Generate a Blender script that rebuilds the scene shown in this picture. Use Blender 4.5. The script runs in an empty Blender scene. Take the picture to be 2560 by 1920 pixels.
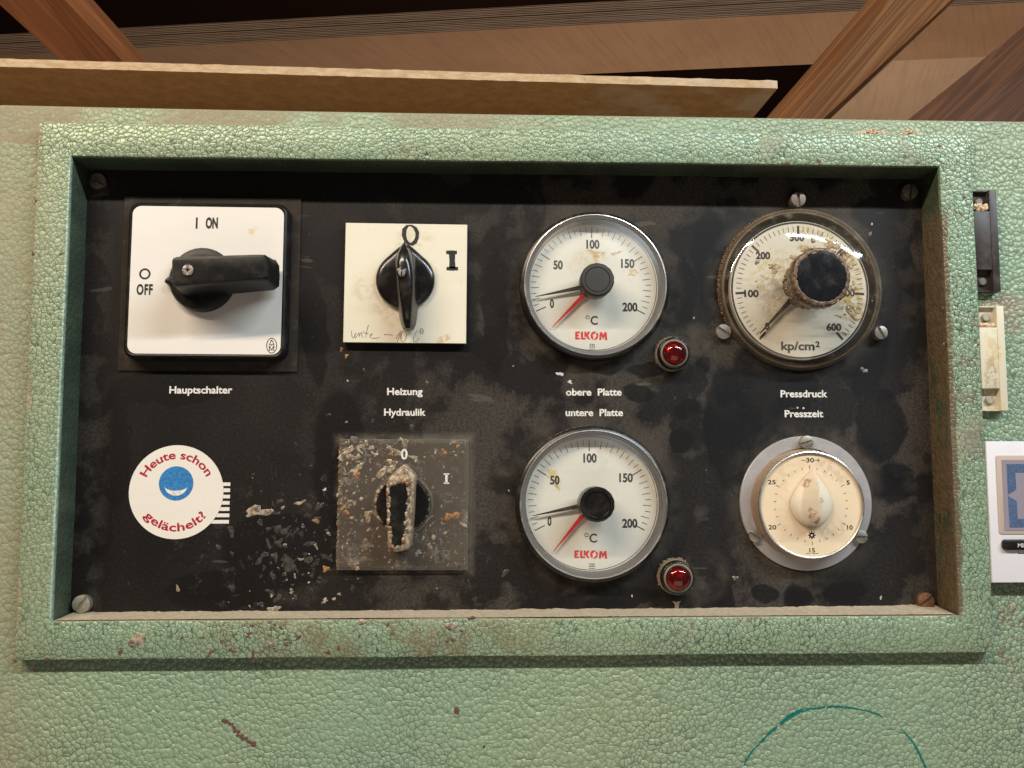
import bpy, bmesh, math, random
from mathutils import Vector, Matrix
from mathutils.noise import noise as pnoise
PI = math.pi
R = math.radians
scn = bpy.context.scene
COL = scn.collection
# ------------------------------------------------------------------ camera
# Everything is measured in the frame of the control panel: u right, v up, h out of
# the panel towards the viewer (metres).  World = (u, -h, v).
CAM_U, CAM_V, CAM_H = -0.0190555684, -0.0431317875, 0.497157170
CA, CB, CC = 0.0911517205, -0.0384556595, 0.00302225769
FOC = 2351.44382
ROT = Matrix.Rotation(CA, 3, 'X') @ Matrix.Rotation(CB, 3, 'Y') @ Matrix.Rotation(CC, 3, 'Z')
UP = Matrix.Rotation(PI / 2, 3, 'X')
cd = bpy.data.cameras.new('camera')
cam = bpy.data.objects.new('camera', cd)
COL.objects.link(cam)
cd.sensor_fit = 'HORIZONTAL'
cd.sensor_width = 36
cd.lens = 36 * FOC / 2560
cd.clip_start = 0.01
cd.clip_end = 50
cam.matrix_world = (UP @ ROT).to_4x4()
cam.location = (CAM_U, -CAM_H, CAM_V)
scn.camera = cam
# ------------------------------------------------------------------ light
world = bpy.data.worlds.new('World')
scn.world = world
world.use_nodes = True
world.node_tree.nodes['Background'].inputs[0].default_value = (1.0, 0.86, 0.74, 1)
world.node_tree.nodes['Background'].inputs[1].default_value = 0.055
scn.view_settings.view_transform = 'Standard'
scn.view_settings.look = 'None'
scn.view_settings.gamma = 1
scn.view_settings.exposure = 0.0
scn.render.engine = 'CYCLES'
scn.cycles.max_bounces = 8
scn.cycles.transparent_max_bounces = 16


def lamp(name, loc, target, sx, sy, power, col):
    l = bpy.data.lights.new(name, 'AREA')
    l.shape = 'RECTANGLE'
    l.size = sx
    l.size_y = sy
    l.energy = power
    l.color = col
    o = bpy.data.objects.new(name, l)
    COL.objects.link(o)
    o.location = (loc[0], -loc[2], loc[1])
    t = Vector((target[0], -target[2], target[1]))
    d = (t - o.location).normalized()
    z = -d
    x = Vector((1, 0, 0))
    x = (x - z * x.dot(z)).normalized()
    y = z.cross(x)
    o.rotation_euler = Matrix((x, y, z)).transposed().to_euler()
    return o


# two fluorescent tubes of the workshop, the left one warm, the right one daylight
lamp('tube_lamp_warm', (-0.62, 0.84, 0.90), (0, 0, 0), 1.05, 0.035, 18.5, (1.0, 0.83, 0.64))
lamp('tube_lamp_cool', (0.80, 0.84, 0.90), (0, 0, 0), 1.05, 0.035, 18.5, (0.82, 0.94, 1.0))
# added fill lamp low in front, standing in for light off the floor
lamp('low_front_fill', (0.1, -1.0, 1.25), (0, .1, 0), 1.4, 0.9, 4.0, (1.0, 0.88, 0.76))
# added fill lamp hidden behind the machine to brighten the shelf's underside
lamp('shelf_fill_behind', (0.35, -0.25, -1.0), (0.2, .9, -1.15), 1.3, 0.5, 4.4, (1.0, 0.76, 0.56))
# ------------------------------------------------------------------ helpers


def ray(px, py):
    d = Vector(((px - 1280) / FOC, (960 - py) / FOC, -1))
    return ROT @ d


def at(px, py, h=0.0):
    """where the sight line through a pixel of the photograph meets the plane at height h"""
    w = ray(px, py)
    t = (h - CAM_H) / w.z
    return (CAM_U + w.x * t, CAM_V + w.y * t)


def at_v(px, py, v):
    """... meets the horizontal plane at height v: returns (u, v, h)"""
    w = ray(px, py)
    t = (v - CAM_V) / w.y
    return Vector((CAM_U + w.x * t, v, CAM_H + w.z * t))


def Zm(x0, y0, s):
    return lambda x, y, h=0.0: at(x0 + x * s, y0 + y * s, h)


Z_MAIN = Zm(180, 420, .32556)
Z_HEAT = Zm(780, 480, .28935)
Z_G1 = Zm(1260, 480, .28935)
Z_PR = Zm(1760, 440, .30139)
Z_ST = Zm(180, 1060, .30136)
Z_HY = Zm(780, 1040, .26525)
Z_G2 = Zm(1260, 1040, .28935)
Z_TM = Zm(1800, 1050, .27123)
Z_L = Zm(200, 920, .47016)
Z_R = Zm(1240, 920, .47016)
Z_B0 = Zm(0, 1480, .57866)
Z_B1 = Zm(1280, 1480, .57866)
Z_T0 = Zm(0, 0, .57866)
Z_T1 = Zm(1280, 0, .57866)


class MB:
    """collects geometry in thing-local coordinates (u, v, h)"""

    def __init__(self, ou=0.0, ov=0.0):
        self.v = []
        self.f = []
        self.m = []
        self.ou, self.ov = ou, ov
        self.mi = 0

    def add(self, vs, fs):
        b = len(self.v)
        self.v += [(x - self.ou, y - self.ov, z) for x, y, z in vs]
        self.f += [tuple(b + i for i in f) for f in fs]
        self.m += [self.mi] * len(fs)

    def rings(self, rings, cap0=False, cap1=True, closed=True):
        n = len(rings[0])
        vs = [p for r in rings for p in r]
        fs = []
        for k in range(len(rings) - 1):
            for i in range(n if closed else n - 1):
                j = (i + 1) % n
                fs.append((k * n + i, k * n + j, (k + 1) * n + j, (k + 1) * n + i))
        if cap0:
            fs.append(tuple(reversed(range(n))))
        if cap1:
            fs.append(tuple((len(rings) - 1) * n + i for i in range(n)))
        self.add(vs, fs)

    def lathe(self, cu, cv, prof, n=64, mod=None, cap0=False, cap1=True):
        rs = []
        for r, h in prof:
            ring = []
            for i in range(n):
                a = 2 * PI * i / n
                rr = r * (mod(a, r, h) if mod else 1)
                ring.append((cu + rr * math.cos(a), cv + rr * math.sin(a), h))
            rs.append(ring)
        self.rings(rs, cap0, cap1)

    def prism(self, outline, layers, cap0=False, cap1=True):
        """outline counter-clockwise; layers = [(inset, h)]"""
        rs = []
        for ins, h in layers:
            rs.append([(x, y, h) for x, y in inset(outline, ins)])
        self.rings(rs, cap0, cap1)

    def box(self, x0, x1, y0, y1, h0, h1, bev=0.0):
        o = [(x0, y0), (x1, y0), (x1, y1), (x0, y1)]
        if bev:
            self.prism(o, [(0, h0), (0, h1 - bev), (bev * .3, h1 - bev * .3), (bev, h1)], cap0=True)
        else:
            self.prism(o, [(0, h0), (0, h1)], cap0=True)

    def ribbon(self, pts, w, h, closed=False, th=0.00006):
        """flat stroke with a little body; w a number or a list"""
        n = len(pts)
        ws = w if isinstance(w, (list, tuple)) else [w] * n
        L, Rr = [], []
        for i in range(n):
            if closed:
                a, b = pts[i - 1], pts[(i + 1) % n]
            else:
                a, b = pts[max(i - 1, 0)], pts[min(i + 1, n - 1)]
            dx, dy = b[0] - a[0], b[1] - a[1]
            l = math.hypot(dx, dy) or 1
            nx, ny = -dy / l, dx / l
            L.append((pts[i][0] + nx * ws[i] / 2, pts[i][1] + ny * ws[i] / 2))
            Rr.append((pts[i][0] - nx * ws[i] / 2, pts[i][1] - ny * ws[i] / 2))
        vs = [(x, y, h + th) for x, y in L] + [(x, y, h + th) for x, y in Rr]
        fs = []
        m = n if closed else n - 1
        for i in range(m):
            j = (i + 1) % n
            fs.append((i, n + i, n + j, j))
        self.add(vs, fs)

    def seg(self, a, b, w, h, th=0.00006):
        self.ribbon([a, b], w, h, th=th)

    def poly(self, pts, h):
        self.add([(x, y, h) for x, y in pts], [tuple(range(len(pts)))])

    def blob(self, u, v, h, r, hh, seed, asp=1.0, rot=0.0, n=9, rough=.38, rings=2):
        rd = random.Random(seed)
        ca, sa = math.cos(rot), math.sin(rot)
        p1, p2, p3 = rd.uniform(0, 6.28), rd.uniform(0, 6.28), rd.uniform(0, 6.28)
        q1, q2, q3 = rd.uniform(.2, .7), rd.uniform(.2, .6), rd.uniform(.1, .4)
        jag = [1 + rough * (q1 * math.sin(4 * PI * i / n + p1) + q2 * math.sin(6 * PI * i / n + p2) + q3 * math.sin(10 * PI * i / n + p3) + rd.uniform(-.12, .12)) for i in range(n)]
        rs = []
        for k in range(rings + 1):
            t = k / (rings + .6)
            rr = r * math.cos(t * PI / 2) ** .7
            z = h + hh * math.sin(t * PI / 2)
            ring = []
            for i in range(n):
                a = 2 * PI * i / n
                q = rr * (1 + (jag[i] - 1) * (1 - t * .3))
                x, y = q * math.cos(a) * asp, q * math.sin(a)
                ring.append((u + x * ca - y * sa, v + x * sa + y * ca, z + (rd.uniform(-.2, .2) * hh if k else 0)))
            rs.append(ring)
        self.rings(rs)

    def loft(self, stations, h0, nseg=14):
        """blade along v: stations (v, u_centre, half_width_base, half_width_top, h_top)"""
        rs = []
        for v, uc, wb, wt, ht in stations:
            ring = []
            for i in range(nseg + 1):
                t = i / nseg
                a = PI * t
                c, s = math.cos(a), math.sin(a)
                # superellipse section between base width and top width
                cx = math.copysign(abs(c) ** .55, c)
                sy = abs(s) ** .42
                w = wb + (wt - wb) * sy
                ring.append((uc + cx * w, v, h0 + (ht - h0) * sy))
            rs.append(ring)
        n = nseg + 1
        vs = [p for r in rs for p in r]
        fs = []
        for k in range(len(rs) - 1):
            for i in range(nseg):
                fs.append((k * n + i, k * n + i + 1, (k + 1) * n + i + 1, (k + 1) * n + i))
        fs.append(tuple(reversed(range(n))))
        fs.append(tuple((len(rs) - 1) * n + i for i in range(n)))
        self.add(vs, fs)

    def build(self, name, mats, parent=None, angle=35, label=None, kind=None):
        me = bpy.data.meshes.new(name)
        me.from_pydata(self.v, [], self.f)
        if not isinstance(mats, (list, tuple)):
            mats = [mats]
        for m in mats:
            me.materials.append(m)
        me.polygons.foreach_set('material_index', self.m)
        bm = bmesh.new()
        bm.from_mesh(me)
        bmesh.ops.remove_doubles(bm, verts=bm.verts, dist=1e-7)
        bmesh.ops.recalc_face_normals(bm, faces=bm.faces)
        bm.to_mesh(me)
        bm.free()
        me.polygons.foreach_set('use_smooth', [True] * len(me.polygons))
        me.set_sharp_from_angle(angle=R(angle))
        me.update()
        o = bpy.data.objects.new(name, me)
        COL.objects.link(o)
        if parent is not None:
            o.parent = parent
        else:
            o.location = (self.ou, 0, self.ov)
            o.rotation_euler = (PI / 2, 0, 0)
        if label:
            o['label'] = label
        if kind:
            o['kind'] = kind
        return o

    def flat(self, name, mats, parent=None, **k):
        """print on a surface: keep all normals towards the viewer"""
        o = self.build(name, mats, parent, **k)
        me = o.data
        bm = bmesh.new()
        bm.from_mesh(me)
        for f in bm.faces:
            if f.normal.z < 0:
                f.normal_flip()
        bm.to_mesh(me)
        bm.free()
        return o


def inset(o, d):
    if abs(d) < 1e-9:
        return list(o)
    n = len(o)
    out = []
    for i in range(n):
        p0, p1, p2 = Vector(o[i - 1]), Vector(o[i]), Vector(o[(i + 1) % n])
        e1 = (p1 - p0).normalized()
        e2 = (p2 - p1).normalized()
        n1 = Vector((-e1.y, e1.x))
        n2 = Vector((-e2.y, e2.x))
        b = (n1 + n2)
        b = b / max(b.length_squared, .2) * 2
        out.append((p1.x + b.x * d, p1.y + b.y * d))
    return out


def rrect(cx, cy, w, h, r, n=7, rot=0.0):
    pts = []
    for sx, sy, a0 in ((1, -1, -90), (1, 1, 0), (-1, 1, 90), (-1, -1, 180)):
        for k in range(n + 1):
            a = R(a0 + 90 * k / n)
            pts.append((sx * (w / 2 - r) + r * math.cos(a), sy * (h / 2 - r) + r * math.sin(a)))
    c, s = math.cos(rot), math.sin(rot)
    return [(cx + x * c - y * s, cy + x * s + y * c) for x, y in pts]


def quad(cx, cy, w, h, rot=0.0):
    c, s = math.cos(rot), math.sin(rot)
    return [(cx + x * c - y * s, cy + x * s + y * c) for x, y in
            ((-w / 2, -h / 2), (w / 2, -h / 2), (w / 2, h / 2), (-w / 2, h / 2))]


def circ(cx, cy, r, n=48, asp=1.0):
    return [(cx + r * asp * math.cos(2 * PI * i / n), cy + r * math.sin(2 * PI * i / n)) for i in range(n)]


_tc = bpy.data.curves.new('lettering_source', 'FONT')


def text_geo(s, bold=0.0, res=4, spacing=1.0):
    _tc.body = s
    _tc.offset = bold
    _tc.resolution_u = res
    _tc.space_character = spacing
    o = bpy.data.objects.new('lettering_source', _tc)
    COL.objects.link(o)
    bpy.context.view_layer.update()
    dg = bpy.context.evaluated_depsgraph_get()
    me = bpy.data.meshes.new_from_object(o.evaluated_get(dg))
    vs = [tuple(v.co) for v in me.vertices]
    fs = [tuple(p.vertices) for p in me.polygons]
    bpy.data.objects.remove(o)
    bpy.data.meshes.remove(me)
    return vs, fs


def text(mb, s, x0, x1, base, cap, h, bold=0.0, rot=0.0, spacing=1.0):
    """letters from u=x0 to u=x1 on the baseline v=base with capital height cap"""
    vs, fs = text_geo(s, bold, spacing=spacing)
    a = min(v[0] for v in vs)
    b = max(v[0] for v in vs)
    k = (x1 - x0) / (b - a)
    q = cap / (.682 + 2 * bold)
    c, sn = math.cos(rot), math.sin(rot)
    cx, cy = (x0 + x1) / 2, base
    out = []
    for x, y, z in vs:
        X = x0 + (x - a) * k - cx
        Y = (y + bold) * q
        out.append((cx + X * c - Y * sn, cy + X * sn + Y * c, h))
    mb.add(out, fs)


def text_arc(mb, s, cu, cv, rad, a_mid, a_span, cap, h, bold, upright=True):
    vs, fs = text_geo(s, bold)
    a = min(v[0] for v in vs)
    b = max(v[0] for v in vs)
    q = cap / (.682 + 2 * bold)
    out = []
    for x, y, z in vs:
        t = (x - a) / (b - a) - .5
        Y = (y + bold) * q
        if upright:
            ang = a_mid - t * a_span
            rr = rad + Y
        else:
            ang = a_mid + t * a_span
            rr = rad - Y
        out.append((cu + rr * math.cos(ang), cv + rr * math.sin(ang), h))
    mb.add(out, fs)


def thing(name, label, cat, u=0.0, v=0.0, h=0.0, group=None, kind=None):
    o = bpy.data.objects.new(name, None)
    o.empty_display_size = .01
    COL.objects.link(o)
    o.location = (u, -h, v)
    o.rotation_euler = (PI / 2, 0, 0)
    o['label'] = label
    if cat:
        o['category'] = cat
    if group:
        o['group'] = group
    if kind:
        o['kind'] = kind
    return o


def tag(o, label, cat=None, group=None, kind=None):
    o['label'] = label
    if cat:
        o['category'] = cat
    if group:
        o['group'] = group
    if kind:
        o['kind'] = kind
    return o


# ------------------------------------------------------------------ materials
class NT:
    def __init__(self, name):
        self.mat = bpy.data.materials.new(name)
        self.mat.use_nodes = True
        self.t = self.mat.node_tree
        self.t.nodes.clear()
        self.out = self.t.nodes.new('ShaderNodeOutputMaterial')
        g = self.t.nodes.new('ShaderNodeNewGeometry')
        self.P = g.outputs['Position']
        self.N = g.outputs['True Normal']

    def node(self, typ, **kw):
        n = self.t.nodes.new(typ)
        for k, v in kw.items():
            setattr(n, k, v)
        return n

    def put(self, sock, val):
        if isinstance(val, bpy.types.NodeSocket):
            self.t.links.new(val, sock)
        else:
            if hasattr(sock, 'default_value'):
                try:
                    n = len(sock.default_value)
                    if isinstance(val, (int, float)):
                        val = [val] * n
                    val = list(val)
                    if len(val) < n:
                        val = val + [1]
                    sock.default_value = val
                except TypeError:
                    sock.default_value = val

    def math(self, op, a, b=0.0, c=0.0, clamp=False):
        n = self.node('ShaderNodeMath', operation=op, use_clamp=clamp)
        self.put(n.inputs[0], a)
        self.put(n.inputs[1], b)
        self.put(n.inputs[2], c)
        return n.outputs[0]

    def vmath(self, op, a, b=(0, 0, 0)):
        n = self.node('ShaderNodeVectorMath', operation=op)
        self.put(n.inputs[0], a)
        self.put(n.inputs[1], b)
        return n.outputs[0] if op not in ('LENGTH', 'DISTANCE', 'DOT_PRODUCT') else n.outputs['Value']

    def noise(self, scale, detail=3, rough=.55, vec=None, dist=0.0, color=False):
        n = self.node('ShaderNodeTexNoise')
        self.put(n.inputs['Vector'], vec or self.P)
        n.inputs['Scale'].default_value = scale
        n.inputs['Detail'].default_value = detail
        n.inputs['Roughness'].default_value = rough
        n.inputs['Distortion'].default_value = dist
        return n.outputs['Color' if color else 'Fac']

    def vor(self, scale, feature='F1', vec=None, rnd=1.0, out='Distance', smooth=None):
        n = self.node('ShaderNodeTexVoronoi', feature=feature)
        self.put(n.inputs['Vector'], vec or self.P)
        n.inputs['Scale'].default_value = scale
        n.inputs['Randomness'].default_value = rnd
        if smooth is not None:
            n.inputs['Smoothness'].default_value = smooth
        return n.outputs[out]

    def step(self, x, a, b, lo=0.0, hi=1.0):
        n = self.node('ShaderNodeMapRange', interpolation_type='SMOOTHSTEP')
        self.put(n.inputs[0], x)
        n.inputs[1].default_value = a
        n.inputs[2].default_value = b
        n.inputs[3].default_value = lo
        n.inputs[4].default_value = hi
        return n.outputs[0]

    def mix(self, f, a, b):
        n = self.node('ShaderNodeMix', data_type='RGBA')
        self.put(n.inputs[0], f)
        self.put(n.inputs[6], a)
        self.put(n.inputs[7], b)
        return n.outputs[2]

    def fmix(self, f, a, b):
        n = self.node('ShaderNodeMix', data_type='FLOAT')
        self.put(n.inputs[0], f)
        self.put(n.inputs[2], a)
        self.put(n.inputs[3], b)
        return n.outputs[0]

    def xyz(self, v=None):
        n = self.node('ShaderNodeSeparateXYZ')
        self.put(n.inputs[0], v or self.P)
        return n.outputs

    def warp(self, amt, scale, vec=None):
        c = self.noise(scale, 2, .5, vec, color=True)
        d = self.vmath('SUBTRACT', c, (.5, .5, .5))
        d = self.vmath('MULTIPLY', d, (amt, amt, amt))
        return self.vmath('ADD', vec or self.P, d)

    def stretch(self, s, vec=None):
        return self.vmath('MULTIPLY', vec or self.P, s)

    def ellipse(self, x, z, rx, rz, rot=0.0, soft=.25, vec=None):
        """soft-edged spot on the panel face, in world x/z"""
        d = self.vmath('SUBTRACT', vec or self.P, (x, 0, z))
        s = self.xyz(d)
        c, sn = math.cos(rot), math.sin(rot)
        a = self.math('MULTIPLY_ADD', s[0], c / rx, self.math('MULTIPLY', s[2], sn / rx))
        b = self.math('MULTIPLY_ADD', s[0], -sn / rz, self.math('MULTIPLY', s[2], c / rz))
        q = self.math('ADD', self.math('MULTIPLY', a, a), self.math('MULTIPLY', b, b))
        return self.step(q, 1 - soft, 1 + soft, 1, 0)

    def bsdf(self, color, rough=.5, metal=0.0, spec=.5, normal=None, coat=0.0, coat_rough=.1, **kw):
        n = self.node('ShaderNodeBsdfPrincipled')
        self.put(n.inputs['Base Color'], color)
        self.put(n.inputs['Roughness'], rough)
        self.put(n.inputs['Metallic'], metal)
        self.put(n.inputs['Specular IOR Level'], spec)
        self.put(n.inputs['Coat Weight'], coat)
        self.put(n.inputs['Coat Roughness'], coat_rough)
        if normal is not None:
            self.t.links.new(normal, n.inputs['Normal'])
        for k, v in kw.items():
            self.put(n.inputs[k.replace('_', ' ')], v)
        return n.outputs[0]

    def bump(self, height, dist, strength=1.0, normal=None):
        n = self.node('ShaderNodeBump')
        n.inputs['Distance'].default_value = dist
        n.inputs['Strength'].default_value = strength
        self.put(n.inputs['Height'], height)
        if normal is not None:
            self.t.links.new(normal, n.inputs['Normal'])
        return n.outputs[0]

    def done(self, shader):
        self.t.links.new(shader, self.out.inputs[0])
        return self.mat


DUST = (.34, .27, .175)


def hammer(name, scale, soft=False, where='frame'):
    m = NT(name)
    p = m.warp(.0021, 330)
    p = m.warp(.0045, 70, p)
    edge = m.vor(scale, 'DISTANCE_TO_EDGE', p)
    f1 = m.vor(scale, 'SMOOTH_F1', p, smooth=.45)
    cellc = m.vor(scale, 'F1', p, out='Color')
    cr = m.xyz(cellc)[0]
    crack = m.step(edge, 0.0, .11 if not soft else .10)
    # where the cracks stand out varies over the sheet
    vis = m.step(m.noise(14, 3), .35, .62, .25 if soft else .6, 1.0)
    crack = m.fmix(vis, 1.0, crack)
    light = m.mix(cr, (.275, .340, .210), (.340, .415, .260))
    light = m.mix(m.step(m.noise(5, 3), .35, .7), light, (.265, .375, .248))
    dark = (.050, .085, .058) if not soft else (.115, .165, .12)
    base = m.mix(crack, dark, light)
    s = m.xyz()
    x, y, z = s[0], s[1], s[2]
    # sawdust film: on everything that faces up, and drifting over the left and the top rim
    nz = m.xyz(m.N)[2]
    upf = m.step(nz, .35, .8)
    drift_l = m.step(m.math('ADD', x, m.math('MULTIPLY', m.noise(16, 4), .07)), -.235, -.175, 1, 0)
    drift_t = m.step(m.math('ADD', z, m.math('MULTIPLY', m.noise(22, 4), .02)), .1345, .1352)
    fine = m.step(m.noise(260, 3, .7), .25, .6, .55, 1)
    if where == 'frame':
        drift = m.math('MULTIPLY', drift_l, .38)
        patch = m.step(m.noise(28, 4, .6), .60, .72, 0, .45)
        drift = m.math('MAXIMUM', drift, patch)
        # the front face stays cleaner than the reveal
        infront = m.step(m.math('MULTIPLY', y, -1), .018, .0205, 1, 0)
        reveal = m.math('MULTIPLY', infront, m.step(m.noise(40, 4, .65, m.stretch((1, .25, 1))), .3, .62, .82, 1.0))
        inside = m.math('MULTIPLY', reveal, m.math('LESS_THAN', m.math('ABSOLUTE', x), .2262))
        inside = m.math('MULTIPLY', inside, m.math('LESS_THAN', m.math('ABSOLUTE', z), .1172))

    else:
        drift = m.math('MAXIMUM', m.math('MULTIPLY', drift_l, .72),
                       m.math('MULTIPLY', m.math('MULTIPLY', drift_t, m.step(m.math('ADD', x, m.math('MULTIPLY', m.noise(9, 2), .3)), .0, .28, .95, .12)),
                              m.step(m.noise(30, 4), .36, .52, .1, 1)))
    dustf = m.math('MAXIMUM', m.math('MULTIPLY', upf, .93), m.math('MULTIPLY', drift, fine))
    col = m.mix(dustf, base, m.mix(m.noise(90, 3), (.25, .22, .145), DUST))
    # worn spots, rust and old glue along the edges
    if where == 'frame':
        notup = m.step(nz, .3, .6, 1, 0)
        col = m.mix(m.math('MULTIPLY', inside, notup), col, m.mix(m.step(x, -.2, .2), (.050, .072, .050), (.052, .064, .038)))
        e1 = m.math('ABSOLUTE', m.math('SUBTRACT', x, .2265))
        n1 = m.noise(75, 4, .65, m.stretch((1, 1, .45)))
        er = m.step(m.math('SUBTRACT', e1, m.math('MULTIPLY', n1, .0105)), -.0042, -.0028, 1, 0)
        zr = m.step(z, .085, .10, 1, 0)
        er = m.math('MULTIPLY', er, m.math('MULTIPLY', m.math('MULTIPLY', zr, m.step(z, -.1180, -.1150)), .9))
        col = m.mix(er, col, m.mix(m.noise(300, 3), (.07, .04, .02), (.22, .16, .09)))
        # stain under the hydraulics switch
        st = m.ellipse(-.070, -.1262, .075, .014, 0, .9, m.warp(.03, 30))
        sn = m.math('MULTIPLY', st, m.step(m.noise(70, 5, .7), .42, .62))
        col = m.mix(m.math('MULTIPLY', sn, .55), col, m.mix(m.noise(120, 3), (.13, .075, .035), (.22, .15, .06)))
        st2 = m.ellipse(.2365, .02, .008, .055, 0, .9, m.warp(.02, 50))
        sn2 = m.math('MULTIPLY', st2, m.step(m.noise(55, 4, .7), .48, .62))
        col = m.mix(m.math('MULTIPLY', sn2, .7), col, (.20, .15, .11))
    else:
        st = m.ellipse(.268, -.125, .022, .03, 0, .9, m.warp(.04, 40))
        sn = m.math('MULTIPLY', st, m.step(m.noise(240, 4, .7), .56, .62))
        col = m.mix(m.math('MULTIPLY', sn, .8), col, (.22, .10, .06))
        st = m.ellipse(.258, .040, .012, .01, 0, .9, m.warp(.03, 60))
        col = m.mix(m.math('MULTIPLY', st, .5), col, (.35, .20, .14))
    if where == 'frame':
        lip_highlight = m.math('MULTIPLY', m.step(m.math('ABSOLUTE', m.math('SUBTRACT', m.math('ABSOLUTE', x), .2262)), .0003, .0008, 1, 0), m.math('LESS_THAN', x, 0))  # pale teal highlight painted along the left inner edge
        lip_highlight = m.math('MULTIPLY', lip_highlight, m.math('SUBTRACT', 1, infront))
        lip_highlight = m.math('MULTIPLY', lip_highlight, m.math('LESS_THAN', m.math('ABSOLUTE', z), .1172))
        col = m.mix(m.math('MULTIPLY', lip_highlight, m.step(m.noise(300, 3), .3, .6, .2, .8)), col, (.42, .58, .50))
        # rubbed outer edge on the left, showing primer
        ol = m.step(m.math('SUBTRACT', x, m.math('MULTIPLY', m.noise(120, 4, .7, m.stretch((1, 1, .5))), .008)), -.2462, -.2452, 1, 0)
        col = m.mix(m.math('MULTIPLY', m.math('MULTIPLY', ol, m.step(m.noise(35, 3), .45, .6)), .7), col, (.40, .27, .19))
    rough = m.fmix(dustf, .36 if not soft else .44, .85)
    # relief: rounded pillows with sunken seams
    dome = m.math('SUBTRACT', 1, m.math('MULTIPLY', m.math('MULTIPLY', f1, f1), 1.5))
    hgt = m.math('MULTIPLY_ADD', m.step(edge, -.02, .16), .34 if not soft else .24, dome)
    big = m.noise(60, 2)
    hgt = m.math('MULTIPLY_ADD', big, .3, hgt)
    amp = m.fmix(m.math('MULTIPLY', dustf, .8), 1.0, .25)
    nrm = m.bump(m.math('MULTIPLY', hgt, amp), .00028 if not soft else .00054, .9)
    met = m.math('MULTIPLY', m.math('SUBTRACT', 1, dustf, clamp=True), .12)
    return m.done(m.bsdf(col, rough, met, .6, nrm))


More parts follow.
